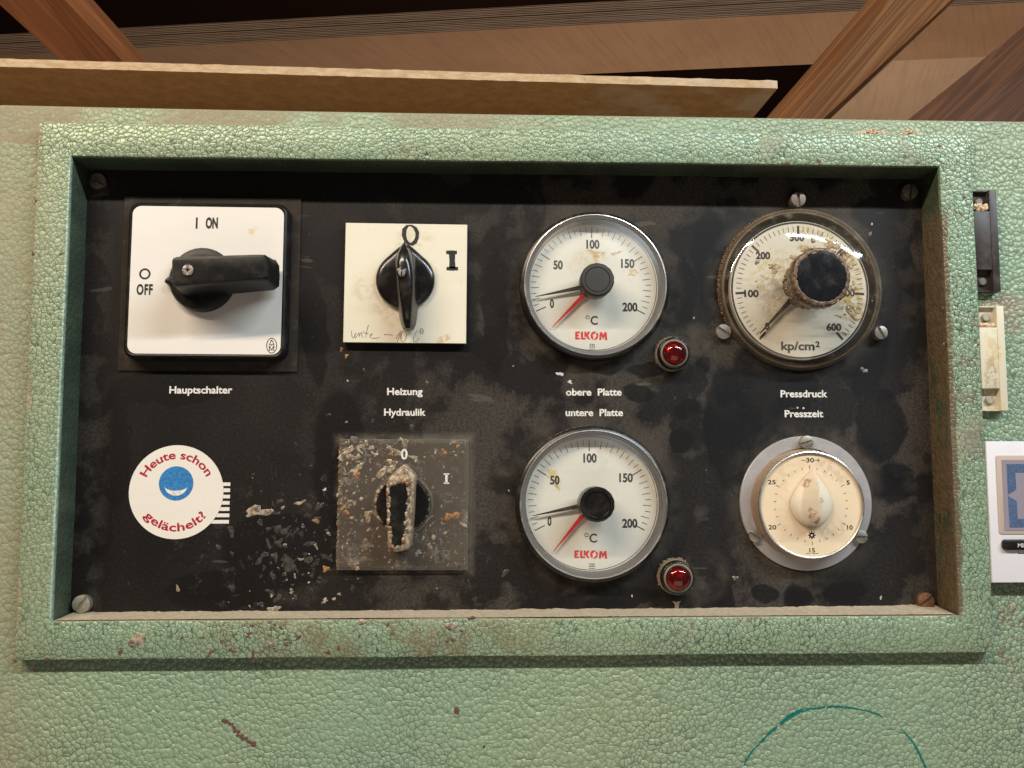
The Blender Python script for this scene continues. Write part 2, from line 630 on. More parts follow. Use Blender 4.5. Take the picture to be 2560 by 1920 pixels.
def panel_black():
    m = NT('black_panel_paint')
    p = m.warp(.010, 75)
    film = m.noise(26, 5, .6, m.warp(.03, 12))
    film = m.step(film, .45, .58)
    fine = m.noise(700, 3, .85)
    speck = m.step(m.noise(420, 3, .75), .60, .75)
    blots = [  # wiped or greasy marks in the dust (x, z, rx, rz, rot)
        (-.206, -.030, .008, .034, .05), (-.211, -.068, .006, .02, 0), (.075, .012, .014, .004, .3), (.053, .012, .009, .004, .25),
        (.068, -.003, .010, .006, -.3), (.102, .012, .005, .005, 0), (.060, .0165, .006, .0035, 0), (.094, -.010, .007, .005, .3),
        (.118, -.020, .016, .033, 0), (.142, .006, .026, .022, .2), (.19, .03, .014, .035, 0), (.198, -.02, .014, .02, 0),
        (.108, .070, .01, .028, 0), (.205, -.05, .01, .012, 0), (.11, -.108, .006, .012, .3), (.133, -.108, .007, .006, 0),
        (.150, -.110, .008, .007, .4), (.176, -.108, .012, .006, .2), (-.009, .04, .007, .035, 0), (-.007, .062, .006, .008, .5),
        (-.013, .022, .008, .006, 0), (.090, -.028, .006, .006, 0), (.021, .014, .006, .006, 0), (-.104, .03, .007, .03, .1),
        (.093, .052, .006, .02, 0), (.215, .06, .006, .03, 0), (.05, -.110, .03, .006, .1), (-.15, -.105, .03, .010, 0),
        (-.09, -.04, .014, .04, 0), (.012, -.06, .006, .03, 0), (-.18, .0, .03, .01, 0), (-.12, -.085, .03, .02, 0)]
    wiped = None
    for b in blots:
        e = m.ellipse(*b, .22, p)
        wiped = e if wiped is None else m.math('MAXIMUM', wiped, e)
    x, y, z = m.xyz()
    # the left and the lower left are the least dusty
    left = m.step(m.math('ADD', x, m.math('MULTIPLY', z, -.35)), -.16, .03, .10, 1.0)
    right = m.step(x, .02, .12, 0, .35)
    dust = m.math('MULTIPLY', m.math('MULTIPLY', film, left), m.math('SUBTRACT', 1, m.math('MULTIPLY', wiped, .85)))
    rim = m.step(m.math('ABSOLUTE', x), .205, .216, 0, .55)
    rim = m.math('MULTIPLY', rim, m.step(m.noise(60, 3), .4, .6))
    base_dust = m.math('MULTIPLY', m.step(m.noise(9, 3), .3, .7, .06, .26), m.math('SUBTRACT', 1, m.math('MULTIPLY', wiped, .7)))
    dust = m.math('MAXIMUM', dust, m.math('MAXIMUM', rim, base_dust))
    grain = m.step(fine, .32, .66, .35, 1.3)
    dust = m.math('MULTIPLY', dust, grain)
    c0 = m.mix(right, (.006, .005, .005), (.010, .012, .016))
    dcol = m.mix(m.noise(18, 3), (.062, .054, .046), (.115, .093, .072))
    col = m.mix(m.math('MULTIPLY', dust, .58), c0, dcol)
    # dried mist around the hydraulics switch
    # dust gathered round the things that stand on the plate
    ringn = m.step(m.noise(45, 4, .65, m.warp(.02, 30)), .38, .64)
    halo = None
    for (hx, hz, hr, hw) in ((.0443, .055, .0395, .012), (.0424, -.0605, .0400, .013), (.1555, .0539, .0440, .010), (.156, -.0606, .0355, .012), (.0985, .0215, .009, .008), (.101, -.0985, .009, .008)):
        dd = m.vmath('LENGTH', m.vmath('SUBTRACT', m.P, (hx, 0, hz)))
        e = m.step(dd, hr, hr + hw, 1, 0)
        halo = e if halo is None else m.math('MAXIMUM', halo, e)
    bx = m.math('SUBTRACT', m.math('ABSOLUTE', m.math('ADD', x, .0566)), .0337)
    bz = m.math('SUBTRACT', m.math('ABSOLUTE', m.math('ADD', z, .0609)), .0337)
    bd = m.math('MAXIMUM', bx, bz)
    col = m.mix(m.math('MULTIPLY', m.math('MULTIPLY', halo, ringn), .55), col, dcol)
    col = m.mix(m.math('MULTIPLY', m.math('MULTIPLY', m.math('MULTIPLY', m.step(bd, .0, .005, 1, 0), m.step(bd, -.0012, .0, 0, 1)), m.step(m.math('ADD', m.math('ADD', m.noise(70, 4, .7), m.math('MULTIPLY', x, 2.2)), m.math('MULTIPLY', z, 2.2)), .08, .42)), .62), col, (.16, .14, .11))
    mist = m.ellipse(-.080, -.088, .085, .045, 0, .9, m.warp(.04, 30))
    mn = m.math('MULTIPLY', mist, m.step(m.noise(120, 5, .75, m.warp(.01, 90)), .56, .72))
    col = m.mix(m.math('MULTIPLY', mn, .55), col, (.16, .135, .11))
    col = m.mix(m.math('MULTIPLY', speck, .10), col, (.30, .26, .22))
    scr = m.step(m.noise(90, 2, .6, m.stretch((.25, 1, 1.6), m.warp(.02, 18))), .70, .73)
    col = m.mix(m.math('MULTIPLY', scr, .16), col, (.25, .22, .19))
    rough = m.fmix(dust, .45, .8)
    nrm = m.bump(m.noise(1400, 2), .00006, .6)
    return m.done(m.bsdf(col, rough, 0, .22, nrm))


def plastic(name, col, rough=.3, dirt=0.0, dcol=(.3, .24, .17), dscale=60, spec=.5, coat=0.0, bumpd=.00003):
    m = NT(name)
    n = m.noise(dscale, 5, .65, m.warp(.01, 40))
    d = m.math('MULTIPLY', m.step(n, .48, .70), dirt)
    c = m.mix(m.noise(dscale * .3, 3), [x * .93 for x in col], [min(1, x * 1.05) for x in col])
    c = m.mix(d, c, dcol)
    fine = m.noise(700, 2, .7)
    rg = m.fmix(d, rough, min(1, rough + .35))
    rg = m.math('ADD', rg, m.math('MULTIPLY', m.math('SUBTRACT', m.noise(150, 3), .5), .15))
    return m.done(m.bsdf(c, rg, 0, spec, m.bump(fine, bumpd, .6), coat))


def enamel_plate(name, col, stains, dirt=.35, rough=.38):
    """printed cream or white plate with yellow glue smears"""
    m = NT(name)
    c = m.mix(m.noise(22, 3), [x * .95 for x in col], col)
    w = m.warp(.006, 180)
    d = m.math('MULTIPLY', m.step(m.noise(85, 5, .7, m.warp(.015, 60)), .60, .74), dirt)
    c = m.mix(d, c, (.60, .47, .30))
    sp = m.step(m.noise(380, 2, .6), .73, .77)
    c = m.mix(m.math('MULTIPLY', sp, dirt), c, (.25, .2, .14))
    for (x, z, rx, rz, rot, k, sc) in stains:
        e = m.ellipse(x, z, rx, rz, rot, .6, w)
        e = m.math('MULTIPLY', e, m.step(m.noise(330, 4, .7), .42, .56))
        c = m.mix(m.math('MULTIPLY', e, k), c, sc)
    line = m.step(m.noise(60, 3, .6, m.stretch((.35, 1, 2.2))), .35, .65)
    c = m.mix(m.math('MULTIPLY', line, .06), c, (.5, .47, .42))
    return m.done(m.bsdf(c, rough, 0, .45, m.bump(m.noise(500, 2), .00002, .5)))


def metal(name, col, rough=.3, dirt=.3, dcol=(.28, .2, .13), aniso=False, metallic=.9):
    m = NT(name)
    s = m.stretch((1, 1, 1))
    n = m.noise(140, 5, .65)
    d = m.math('MULTIPLY', m.step(n, .46, .70), dirt)
    c = m.mix(m.noise(40, 3), [x * .85 for x in col], col)
    c = m.mix(d, c, dcol)
    met = m.math('MULTIPLY', m.math('SUBTRACT', 1, d), metallic)
    return m.done(m.bsdf(c, m.fmix(d, rough, .8), met, .5, m.bump(m.noise(900, 2), .00003, .6)))


def ink(name, col, rough=.5):
    m = NT(name)
    c = m.mix(m.step(m.noise(900, 2), .35, .65), [x * .8 for x in col], [min(1, x * 1.15) for x in col])
    return m.done(m.bsdf(c, rough, 0, .3))


def clear(name, tint=(.97, .98, .97), rough=.03, refl=1.0, haze=0.03, hcol=(.6, .55, .48), smear=0.0, edge=0.0):
    """thin clear plastic: see-through with a glossy surface, dusty"""
    m = NT(name)
    tr = m.node('ShaderNodeBsdfTransparent')
    m.put(tr.inputs[0], tint)
    gl = m.node('ShaderNodeBsdfGlossy')
    m.put(gl.inputs['Roughness'], rough)
    fr = m.node('ShaderNodeLayerWeight')
    fr.inputs[0].default_value = .5
    f = m.math('POWER', fr.outputs['Facing'], 5.0)
    f = m.math('MULTIPLY', m.math('MULTIPLY_ADD', f, .92, .05), refl, clamp=True)
    a = m.node('ShaderNodeMixShader')
    m.put(a.inputs[0], f)
    m.t.links.new(tr.outputs[0], a.inputs[1])
    m.t.links.new(gl.outputs[0], a.inputs[2])
    df = m.node('ShaderNodeBsdfDiffuse')
    m.put(df.inputs[0], hcol)
    k = m.math('MULTIPLY', m.step(m.noise(120, 4, .7), .5, .75), smear)
    k = m.math('ADD', k, haze)
    if edge:
        lw = m.node('ShaderNodeLayerWeight')
        lw.inputs[0].default_value = .35
        k = m.math('MULTIPLY_ADD', m.math('POWER', lw.outputs['Facing'], 2.0), edge, k, clamp=True)
    b = m.node('ShaderNodeMixShader')
    m.put(b.inputs[0], k)
    m.t.links.new(a.outputs[0], b.inputs[1])
    m.t.links.new(df.outputs[0], b.inputs[2])
    return m.done(b.outputs[0])


def wood(name, c0, c1, axis, ring=60, rough=.65, contrast=1.0, knots=None):
    """timber with its grain along axis (world vector)"""
    m = NT(name)
    ax = Vector(axis).normalized()
    d = m.vmath('DOT_PRODUCT', m.P, tuple(ax))
    along = m.node('ShaderNodeVectorMath', operation='SCALE')
    along.inputs[0].default_value = tuple(ax)
    m.put(along.inputs['Scale'], m.math('MULTIPLY', d, .96))
    q = m.vmath('SUBTRACT', m.P, along.outputs[0])
    q = m.warp(.012, 9, q)
    n = m.noise(ring, 2, .6, q)
    st = m.math('SINE', m.math('MULTIPLY', m.noise(ring * .35, 2, .5, q), 75))
    st = m.step(st, -.2, 1.0)
    f = m.math('MULTIPLY_ADD', m.math('SUBTRACT', n, .5), 1.2, m.math('MULTIPLY', st, .55 * contrast), clamp=True)
    c = m.mix(f, c1, c0)
    c = m.mix(m.step(m.noise(8, 3), .35, .7, 0, .3), c, [x * .7 for x in c0])
    fib = m.noise(ring * 9, 3, .7, q)
    c = m.mix(m.math('MULTIPLY', m.step(fib, .45, .7), .22), c, [x * .45 for x in c0])
    if knots:
        for (x, y, z, r) in knots:
            dd = m.vmath('DISTANCE', m.warp(.004, 90), (x, y, z))
            c = m.mix(m.step(dd, r * .7, r * 1.3, .85, 0), c, (.06, .025, .012))
    return m.done(m.bsdf(c, rough, 0, .3, m.bump(fib, .0002, .5)))


def flecks(name, c0, c1, rough=.4, sss=0.0):
    m = NT(name)
    c = m.mix(m.step(m.noise(420, 3, .6), .35, .65), c0, c1)
    return m.done(m.bsdf(c, rough, 0, .5, m.bump(m.noise(900, 3), .0002, .8), .3))


M = {}
M['frame'] = hammer('hammered_green_frame', 430)
M['house'] = hammer('hammered_green_housing', 390, True, 'house')
M['panel'] = panel_black()
M['blackgloss'] = plastic('black_glossy_plastic', (.010, .009, .009), .22, .25, (.09, .07, .05), 90)
M['blackmatt'] = plastic('black_matt_plastic', (.009, .0085, .008), .40, .25, (.10, .08, .06), 90, .3)
M['gaugeblack'] = plastic('black_gauge_body', (.010, .010, .0095), .3, .35, (.12, .095, .07), 110)
M['white'] = enamel_plate('white_switch_plate', (.80, .76, .71),
                          [(*at(628, 575, .009), .0022, .0032, -.3, .6, (.68, .47, .22)), (-.15, .030, .02, .004, .3, .15, (.6, .52, .4))], .10)
M['cream'] = enamel_plate('cream_switch_plate', (.80, .74, .60),
                          [(-.052, .078, .010, .006, 0, .5, (.62, .52, .36)), (-.062, .040, .014, .008, -.5, .40, (.58, .45, .28)),
                           (-.078, .052, .006, .006, .4, .45, (.62, .50, .34)), (-.045, .062, .009, .006, 0, .3, (.6, .5, .36)),
                           (-.036, .026, .004, .002, .4, .7, (.62, .38, .16))], .30)
g1s = [(*Z_G1(790, 520, .002), .0045, .0010, -.05, .95, (.55, .30, .06)), (*Z_G1(975, 525, .002), .0036, .0009, .4, .95, (.52, .30, .07)),
       (*Z_G1(1095, 685, .002), .0038, .0014, -.1, .9, (.60, .36, .10)), (*Z_G1(1100, 727, .002), .002, .0006, 0, .9, (.60, .36, .10)),
       (*Z_G1(740, 575, .002), .009, .0045, .1, .45, (.72, .58, .30)), (*Z_G1(640, 630, .002), .006, .004, .6, .35, (.74, .62, .36)),
       (*Z_G1(805, 565, .002), .0020, .0018, .1, .9, (.60, .36, .10))]
g2s = [(*Z_G2(425, 520, .002), .0055, .0022, -1.0, .85, (.70, .52, .16)), (*Z_G2(465, 590, .002), .0010, .0035, .2, .9, (.50, .33, .08)),
       (*Z_G2(400, 485, .002), .0025, .0018, 0, .6, (.74, .58, .24)), (*Z_G2(830, 380, .002), .004, .006, .4, .25, (.6, .55, .45))]
M['dial'] = enamel_plate('white_dial_face', (.80, .78, .70), g1s + g2s, .12)
prs = [(*Z_PR(1060, 560, .006), .010, .004, -.7, .8, (.50, .30, .12)), (*Z_PR(1180, 690, .006), .004, .006, -.3, .9, (.50, .28, .08)),
       (*Z_PR(1230, 890, .006), .006, .016, 0, .75, (.60, .44, .16)), (*Z_PR(1220, 1090, .006), .007, .010, .4, .75, (.56, .40, .14)),
       (*Z_PR(1260, 1175, .006), .003, .002, .3, .95, (.48, .26, .06)), (*Z_PR(560, 790, .006), .013, .009, .7, .55, (.62, .50, .22)),
       (*Z_PR(870, 600, .006), .006, .0022, 0, .9, (.50, .32, .10)), (*Z_PR(600, 1010, .006), .010, .012, 0, .45, (.42, .31, .20)),
       (*Z_PR(940, 480, .006), .012, .004, -.2, .6, (.62, .48, .24))]
M['pdial'] = enamel_plate('yellowed_dial_face', (.80, .76, .66), prs, .35)
M['silver'] = metal('brushed_silver_bezel', (.60, .58, .56), .30, .3)
M['chrome'] = metal('chrome_ring', (.62, .60, .57), .30, .30)
M['alu'] = metal('matt_aluminium_flange', (.60, .57, .57), .42, .35, (.34, .27, .22), metallic=.55)
M['screw'] = metal('zinc_screw', (.34, .31, .28), .40, .55, (.18, .13, .09), metallic=.55)
M['screwdark'] = metal('dusty_dark_screw', (.24, .21, .18), .5, .8, (.17, .13, .09))
M['screwrust'] = metal('rusty_screw', (.30, .17, .10), .6, .9, (.30, .15, .08))
M['screwpale'] = metal('dust_covered_screw', (.50, .47, .38), .6, .8, (.42, .37, .28))
M['ink'] = ink('black_print', (.022, .020, .020))
M['inkfaint'] = ink('faint_black_print', (.05, .045, .04))
M['pencil'] = ink('pencil_line', (.26, .23, .20))
M['marker'] = ink('black_marker', (.03, .03, .032))
M['red'] = ink('red_print', (.72, .035, .04))
M['darkred'] = ink('dark_red_print', (.42, .008, .03))
M['whiteprint'] = ink('white_print', (.76, .73, .69))
M['blueink'] = ink('blue_print', (.035, .20, .48))
M['paper'] = enamel_plate('sticker_paper', (.82, .77, .70), [], .06)
m = NT('teal_felt_pen')
tr_ = m.node('ShaderNodeBsdfTransparent')
ms_ = m.node('ShaderNodeMixShader')
m.put(ms_.inputs[0], m.step(m.noise(520, 2), .34, .46))
m.t.links.new(tr_.outputs[0], ms_.inputs[1])
m.t.links.new(m.bsdf(m.mix(m.noise(300, 2), (.0, .10, .09), (.0, .20, .17)), .45, 0, .3), ms_.inputs[2])
M['teal'] = m.done(ms_.outputs[0])
M['rust'] = flecks('rusty_primer', (.10, .045, .032), (.15, .07, .05), .6)
M['cover'] = clear('clear_gauge_cover', (.96, .96, .95), .34, .8, .03, (.62, .57, .50), .10)
M['dome'] = clear('yellowed_clear_dome', (.975, .96, .93), .05, 1.5, .02, (.50, .42, .31), .20, .42)
M['gasket'] = clear('grey_clear_gasket', (.62, .60, .58), .15, .6, .16, (.20, .17, .14), .15)
M['acrylic'] = clear('grubby_clear_plate', (.82, .79, .76), .14, .9, .26, (.30, .25, .20), .55)
M['acrylicrim'] = clear('clear_plate_rim', (.80, .77, .73), .15, 1.4, .26, (.38, .33, .26), .45)
M['greyskirt'] = clear('smoky_clear_skirt', (.55, .53, .50), .15, .9, .35, (.16, .14, .12), .2)
M['glue'] = flecks('dried_glue_pale', (.42, .35, .25), (.11, .085, .06))
M['glueorange'] = flecks('dried_glue_amber', (.40, .20, .06), (.20, .08, .03))
M['gluewhite'] = flecks('dried_glue_white', (.70, .67, .62), (.40, .38, .35))
M['gluegrey'] = flecks('dried_glue_smoky', (.075, .066, .058), (.022, .020, .019), .35)
M['crust'] = flecks('brown_glue_crust', (.075, .042, .026), (.22, .14, .085), .45)
M['crustbeige'] = flecks('beige_glue_crust', (.52, .41, .28), (.16, .105, .065), .4)
M['timer'] = enamel_plate('ivory_timer_face', (.82, .66, .46),
                          [(*Z_TM(1060, 470, .011), .010, .005, -.6, .40, (.50, .32, .16)), (*Z_TM(960, 1040, .011), .014, .004, .3, .35, (.50, .33, .17)),
                           (*Z_TM(580, 740, .011), .004, .02, 0, .18, (.55, .38, .2)), (*Z_TM(640, 480, .011), .010, .004, .6, .18, (.5, .33, .15))], .30)
M['ivory'] = enamel_plate('ivory_knob', (.82, .71, .56), [(*Z_TM(925, 950, .022), .003, .002, .5, .9, (.18, .08, .03)), (*Z_TM(830, 580, .02), .0025, .0018, 0, .7, (.35, .16, .06)),
                                                        (*Z_TM(850, 850, .022), .0016, .0030, 0, .7, (.35, .16, .06)), (*Z_TM(955, 745, .022), .0015, .0012, 0, .8, (.35, .17, .07))], .10, .6)
M['dusty'] = plastic('dust_caked_black', (.30, .235, .16), .8, .6, (.14, .10, .07), 160, .2)
M['lens'] = None
m = NT('red_lamp_lens')
M['lens'] = m.done(m.bsdf(m.mix(m.step(m.noise(150, 4, .7), .5, .75), (.30, .008, .010), (.32, .12, .10)), .12, 0, .6, m.bump(m.noise(400, 2), .00004, .5), .8, .05,
                          Emission_Color=(.5, .01, .01, 1), Emission_Strength=0.0))
M['lenscore'] = metal('lamp_reflector', (.85, .80, .75), .25, .1)
M['lens'] = clear('red_glass_lens', (.50, .012, .016), .06, 1.3, .10, (.22, .03, .03), .25, .35)
M['sawdust'] = flecks('sawdust', (.62, .42, .27), (.78, .60, .42), .9)
M['dust'] = flecks('settled_dust', (.42, .36, .26), (.54, .45, .33), .95)
M['bakelite'] = plastic('brown_black_bakelite', (.035, .026, .024), .42, .5, (.11, .085, .075), 110)
M['cream2'] = enamel_plate('cream_holder', (.72, .66, .50), [(*at(2492, 870, .024), .004, .012, 0, .55, (.62, .42, .14)), (*at(2488, 960, .024), .003, .014, 0, .6, (.35, .24, .12))], .25)
M['timerwhite'] = plastic('white_timer_plastic', (.78, .76, .80), .4, .05)
M['lcdrim'] = plastic('pinkish_screen_rim', (.55, .44, .38), .35, .0)
M['lcd'] = plastic('lcd_glass', (.30, .27, .32), .25, .0, coat=.4)
M['lcdseg'] = ink('lcd_segment', (.085, .13, .235), .4)


def mdf_mat(name, c0, c1):
    m = NT(name)
    f = m.noise(240, 5, .75, m.stretch((.5, .5, 1.6)))
    c = m.mix(m.step(f, .35, .68), c0, c1)
    sp = m.step(m.noise(500, 3, .7), .66, .72)
    c = m.mix(m.math('MULTIPLY', sp, .5), c, [x * .35 for x in c0])
    pale = m.ellipse(.13, .205, .07, .03, 0, .9, m.warp(.05, 18))
    c = m.mix(m.math('MULTIPLY', m.math('MULTIPLY', pale, m.step(m.noise(25, 4), .45, .62)), .5), c, (.55, .45, .38))
    return m.done(m.bsdf(c, .85, 0, .2, m.bump(f, .0004, .8)))


M['mdf'] = mdf_mat('mdf_face', (.38, .20, .09), (.48, .27, .13))
M['mdfedge'] = mdf_mat('mdf_cut_edge', (.42, .29, .165), (.56, .42, .28))
# ------------------------------------------------------------------ big structure
W2, H2, D = .225, .11634, .0212866
OX, OY = W2 + .0007, H2 + .0003
ML, MR, MBT, MT = .0171, .0177, .0186, .0177
HH = D - .0070            # front of the housing sheet
# housing: front sheet with the cut-out behind the frame, top and sides
hous = thing('machine_housing', 'green hammered-paint machine housing surrounding the whole control panel', 'machine')
TOPV = .1449
mb = MB()
o = [(-.42, -.40), (.42, -.40), (.42, TOPV), (-.42, TOPV)]
# the sheet around the opening: four mitred strips
i_ = [(-OX - .004, -OY - .004), (OX + .004, -OY - .004), (OX + .004, OY + .004), (-OX - .004, OY + .004)]


def housing_top(x):  # slightly bowed upper edge
    return TOPV + .0012 * max(0, -x / .26) ** 2


NX = 60
xs = [-.42 + .84 * k / NX for k in range(NX + 1)]
top = [(x, housing_top(x)) for x in xs]
vs, fs = [], []
# front: strips as quads between the hole and the outline
ring_o = [(-.42, -.40, HH), (.42, -.40, HH)] + [(x, y - .0018, HH) for x, y in reversed(top)]
ring_i = []
for (x, y, h) in ring_o:
    ring_i.append((max(-OX - .004, min(OX + .004, x)), max(-OY - .004, min(OY + .004, y)), h))
mb.rings([ring_o, ring_i], cap1=False)
# rounded upper edge, then the top running back
prof = [(-.0018, HH), (-.0009, HH - .0002), (-.0003, HH - .0008), (0, HH - .0018), (0, HH - .30)]
rr = [[(x, y + dv, h) for x, y in top] for dv, h in prof]
n = len(top)
for k in range(len(rr) - 1):
    mb.add(rr[k] + rr[k + 1], [(i, i + 1, n + i + 1, n + i) for i in range(n - 1)])
# body sides and bottom
mb.add([(-.42, -.40, HH), (-.42, TOPV, HH), (-.42, TOPV, -.3), (-.42, -.40, -.3), (.42, -.40, HH), (.42, TOPV, HH), (.42, TOPV, -.3), (.42, -.40, -.3)],
       [(0, 1, 2, 3), (4, 7, 6, 5), (0, 3, 7, 4)])
mb.build('housing_sheet', M['house'], hous, 50)

# control panel: raised green frame + black plate + screws + print
pan = thing('control_panel', 'black recessed control panel inside a raised green hammered frame', 'control panel')
mb = MB()


def frame_ring(kout, kin, h):
    """kout outward distance from opening as fraction, kin metres from the opening"""
    return [(-OX - kin[0], -OY - kin[2], h), (OX + kin[1], -OY - kin[2], h), (OX + kin[1], OY + kin[3], h), (-OX - kin[0], OY + kin[3], h)]


MM = (ML, MR, MBT, MT)
layers = []
for (fr, off, h) in ((0, -.0004, -.004), (0, 0, .002), (0, 0, D - .0011), (0, .0003, D - .0003), (0, .0011, D), (1, -.0010, D), (1, -.0003, D - .0003), (1, 0, D - .0010), (1, 0, HH - .0005)):
    layers.append(frame_ring(0, tuple(k * fr + off for k in MM), h))
# subdivide each side so that the sheet's edge can wander a little
fine = []
NS = 40
for L in layers:
    r_ = []
    for i in range(4):
        a, b = Vector(L[i]), Vector(L[(i + 1) % 4])
        for k in range(NS):
            p = a.lerp(b, k / NS)
            w = pnoise(Vector((p.x * 18, p.y * 18, i * 3.1))) * .00035
            if i % 2 == 0:
                p.y += w
            else:
                p.x += w
            r_.append(tuple(p))
    fine.append(r_)
mb.rings(fine, cap1=False)
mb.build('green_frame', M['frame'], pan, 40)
mb = MB()
mb.box(-W2 - .003, W2 + .003, -H2 - .003, H2 + .003, -.002, 0)
mb.build('black_plate', M['panel'], pan)

# settled dust lying in the lower corner of the recess
rd = random.Random(5)
mb = MB()
N = 260
ra, rb, rc = [], [], []
for i in range(N + 1):
    x = -OX + .0015 + (2 * OX - .003) * i / N
    w = .0012 + .0011 * abs(pnoise(Vector((x * 60, 1, 0)))) + .0009 * abs(pnoise(Vector((x * 240, 4, 0)))) + .0012 * max(0, x / .22) ** 2
    ra.append((x, -OY + w * .9, .0002))
    rb.append((x, -OY + w * .55 + .0003, .003 + .001 * pnoise(Vector((x * 150, 7, 0)))))
    rc.append((x, -OY + .0004 + .0003 * abs(pnoise(Vector((x * 300, 9, 0)))), D - .0012))
for a, b in ((ra, rb), (rb, rc)):
    mb.add(a + b, [(i, i + 1, N + 2 + i, N + 1 + i) for i in range(N)])
mb.build('settled_dust', M['dust'], pan, 60, kind='stuff')


def screw_head(mb, u, v, r, h0, h1, ang, slot=.18, depth=.5):
    """cheese head with a real slot: two half discs standing over a sunken floor"""
    n = 20
    hs = h1 - min(.0012, (h1 - h0) * depth)
    w = r * slot
    b = r * .07
    mb.lathe(u, v, [(r, h0), (r, hs)], 40)
    a0 = math.asin(w / r)
    for sgn in (0, 1):
        def arc(rr, hh):
            aa = math.asin(min(.99, w / rr))
            return [(u + rr * math.cos(ang + sgn * PI + aa + (PI - 2 * aa) * k / n),
                     v + rr * math.sin(ang + sgn * PI + aa + (PI - 2 * aa) * k / n), hh) for k in range(n + 1)]
        mb.rings([arc(r, hs), arc(r, h1 - b), arc(r - b * .3, h1 - b * .3), arc(r - b, h1)], cap1=True)


for (px, py, r, hh, ang, mt, lab) in ((243, 452, .0043, .0035, -.45, 'screwdark', 'dark shaded slotted screw in the upper left corner'), (2276, 478, .0043, .004, 1.45, 'screwdark', 'dark shaded slotted screw in the upper right corner'),
                                      (202, 1511, .0045, .004, .95, 'screwpale', 'pale dust-covered slotted screw in the lower left corner'), (2316, 1503, .0044, .004, .6, 'screwrust', 'brown rusty slotted screw in the lower right corner')):
    u, v = at(px, py, hh)
    mb = MB()
    screw_head(mb, u, v, r, 0, hh, ang)
    mb.build('screw', M[mt], pan, label=lab)

# white lettering on the plate
for s, zf, x0, x1, base, cap in (('Hauptschalter', Z_L, 475, 810, 136, 39), ('Heizung', Z_L, 1633, 1822, 144, 38), ('Hydraulik', Z_L, 1617, 1838, 254, 38),
                                 ('obere  Platte', Z_R, 372, 668, 147, 38), ('untere  Platte', Z_R, 370, 675, 256, 38),
                                 ('Pressdruck', Z_R, 1513, 1762, 156, 38), ('Presszeit', Z_R, 1535, 1740, 262, 38)):
    mb = MB()
    a = zf(x0, base)
    b = zf(x1, base)
    c = zf(x0, base - cap)
    text(mb, s, a[0], b[0], (a[1] + b[1]) / 2, c[1] - a[1], .00015, .027, math.atan2(b[1] - a[1], b[0] - a[0]))
    mb.flat('lettering', M['whiteprint'], pan)
mb = MB()
for x, y in ((1603, 212), (1635, 214)):
    u, v = Z_R(x, y)
    mb.blob(u, v, 0, .0006, .0003, x, n=8, rough=.15)
mb.build('white_dots', M['gluewhite'], pan, kind='stuff')

# glue spatter on the black plate
groups = {'glue': MB(), 'glueorange': MB(), 'gluewhite': MB(), 'gluegrey': MB()}
rd = random.Random(11)
KEEP = [(-.0566, -.0609, .037), (.0424, -.0605, .041), (.0443, .055, .041), (-.0563, .0554, .035), (-.1594, .0551, .05), (.1555, .0539, .046), (.156, -.0606, .037)]


def free(u, v):
    for (a, b, r) in KEEP[:1] + KEEP[3:5]:
        if abs(u - a) < r and abs(v - b) < r:
            return False
    for (a, b, r) in KEEP[1:3] + KEEP[5:]:
        if math.hypot(u - a, v - b) < r:
            return False
    return math.hypot(u + .1673, v + .0562) > .026


def spatter(cx, cy, sx, sy, cnt, rmin, rmax, wts=(.4, .08, .22, .3)):
    k = 0
    while k < cnt:
        px, py = rd.gauss(cx, sx), rd.gauss(cy, sy)
        u, v = at(px, py)
        k += 1
        if not (abs(u) < .222 and abs(v) < .113) or not free(u, v):
            continue
        r = rmin + (rmax - rmin) * rd.random() ** 5
        key = rd.choices(('glue', 'glueorange', 'gluewhite', 'gluegrey'), wts)[0]
        if key == 'gluewhite':
            r = min(r, .0004)
        if key == 'gluegrey':
            r *= 1.5
        groups[key].blob(u, v, -.00005, r, r * rd.uniform(.04, .16), rd.random(), rd.uniform(1, 2.4), rd.uniform(0, PI), rd.choice((9, 11, 13)), .65)


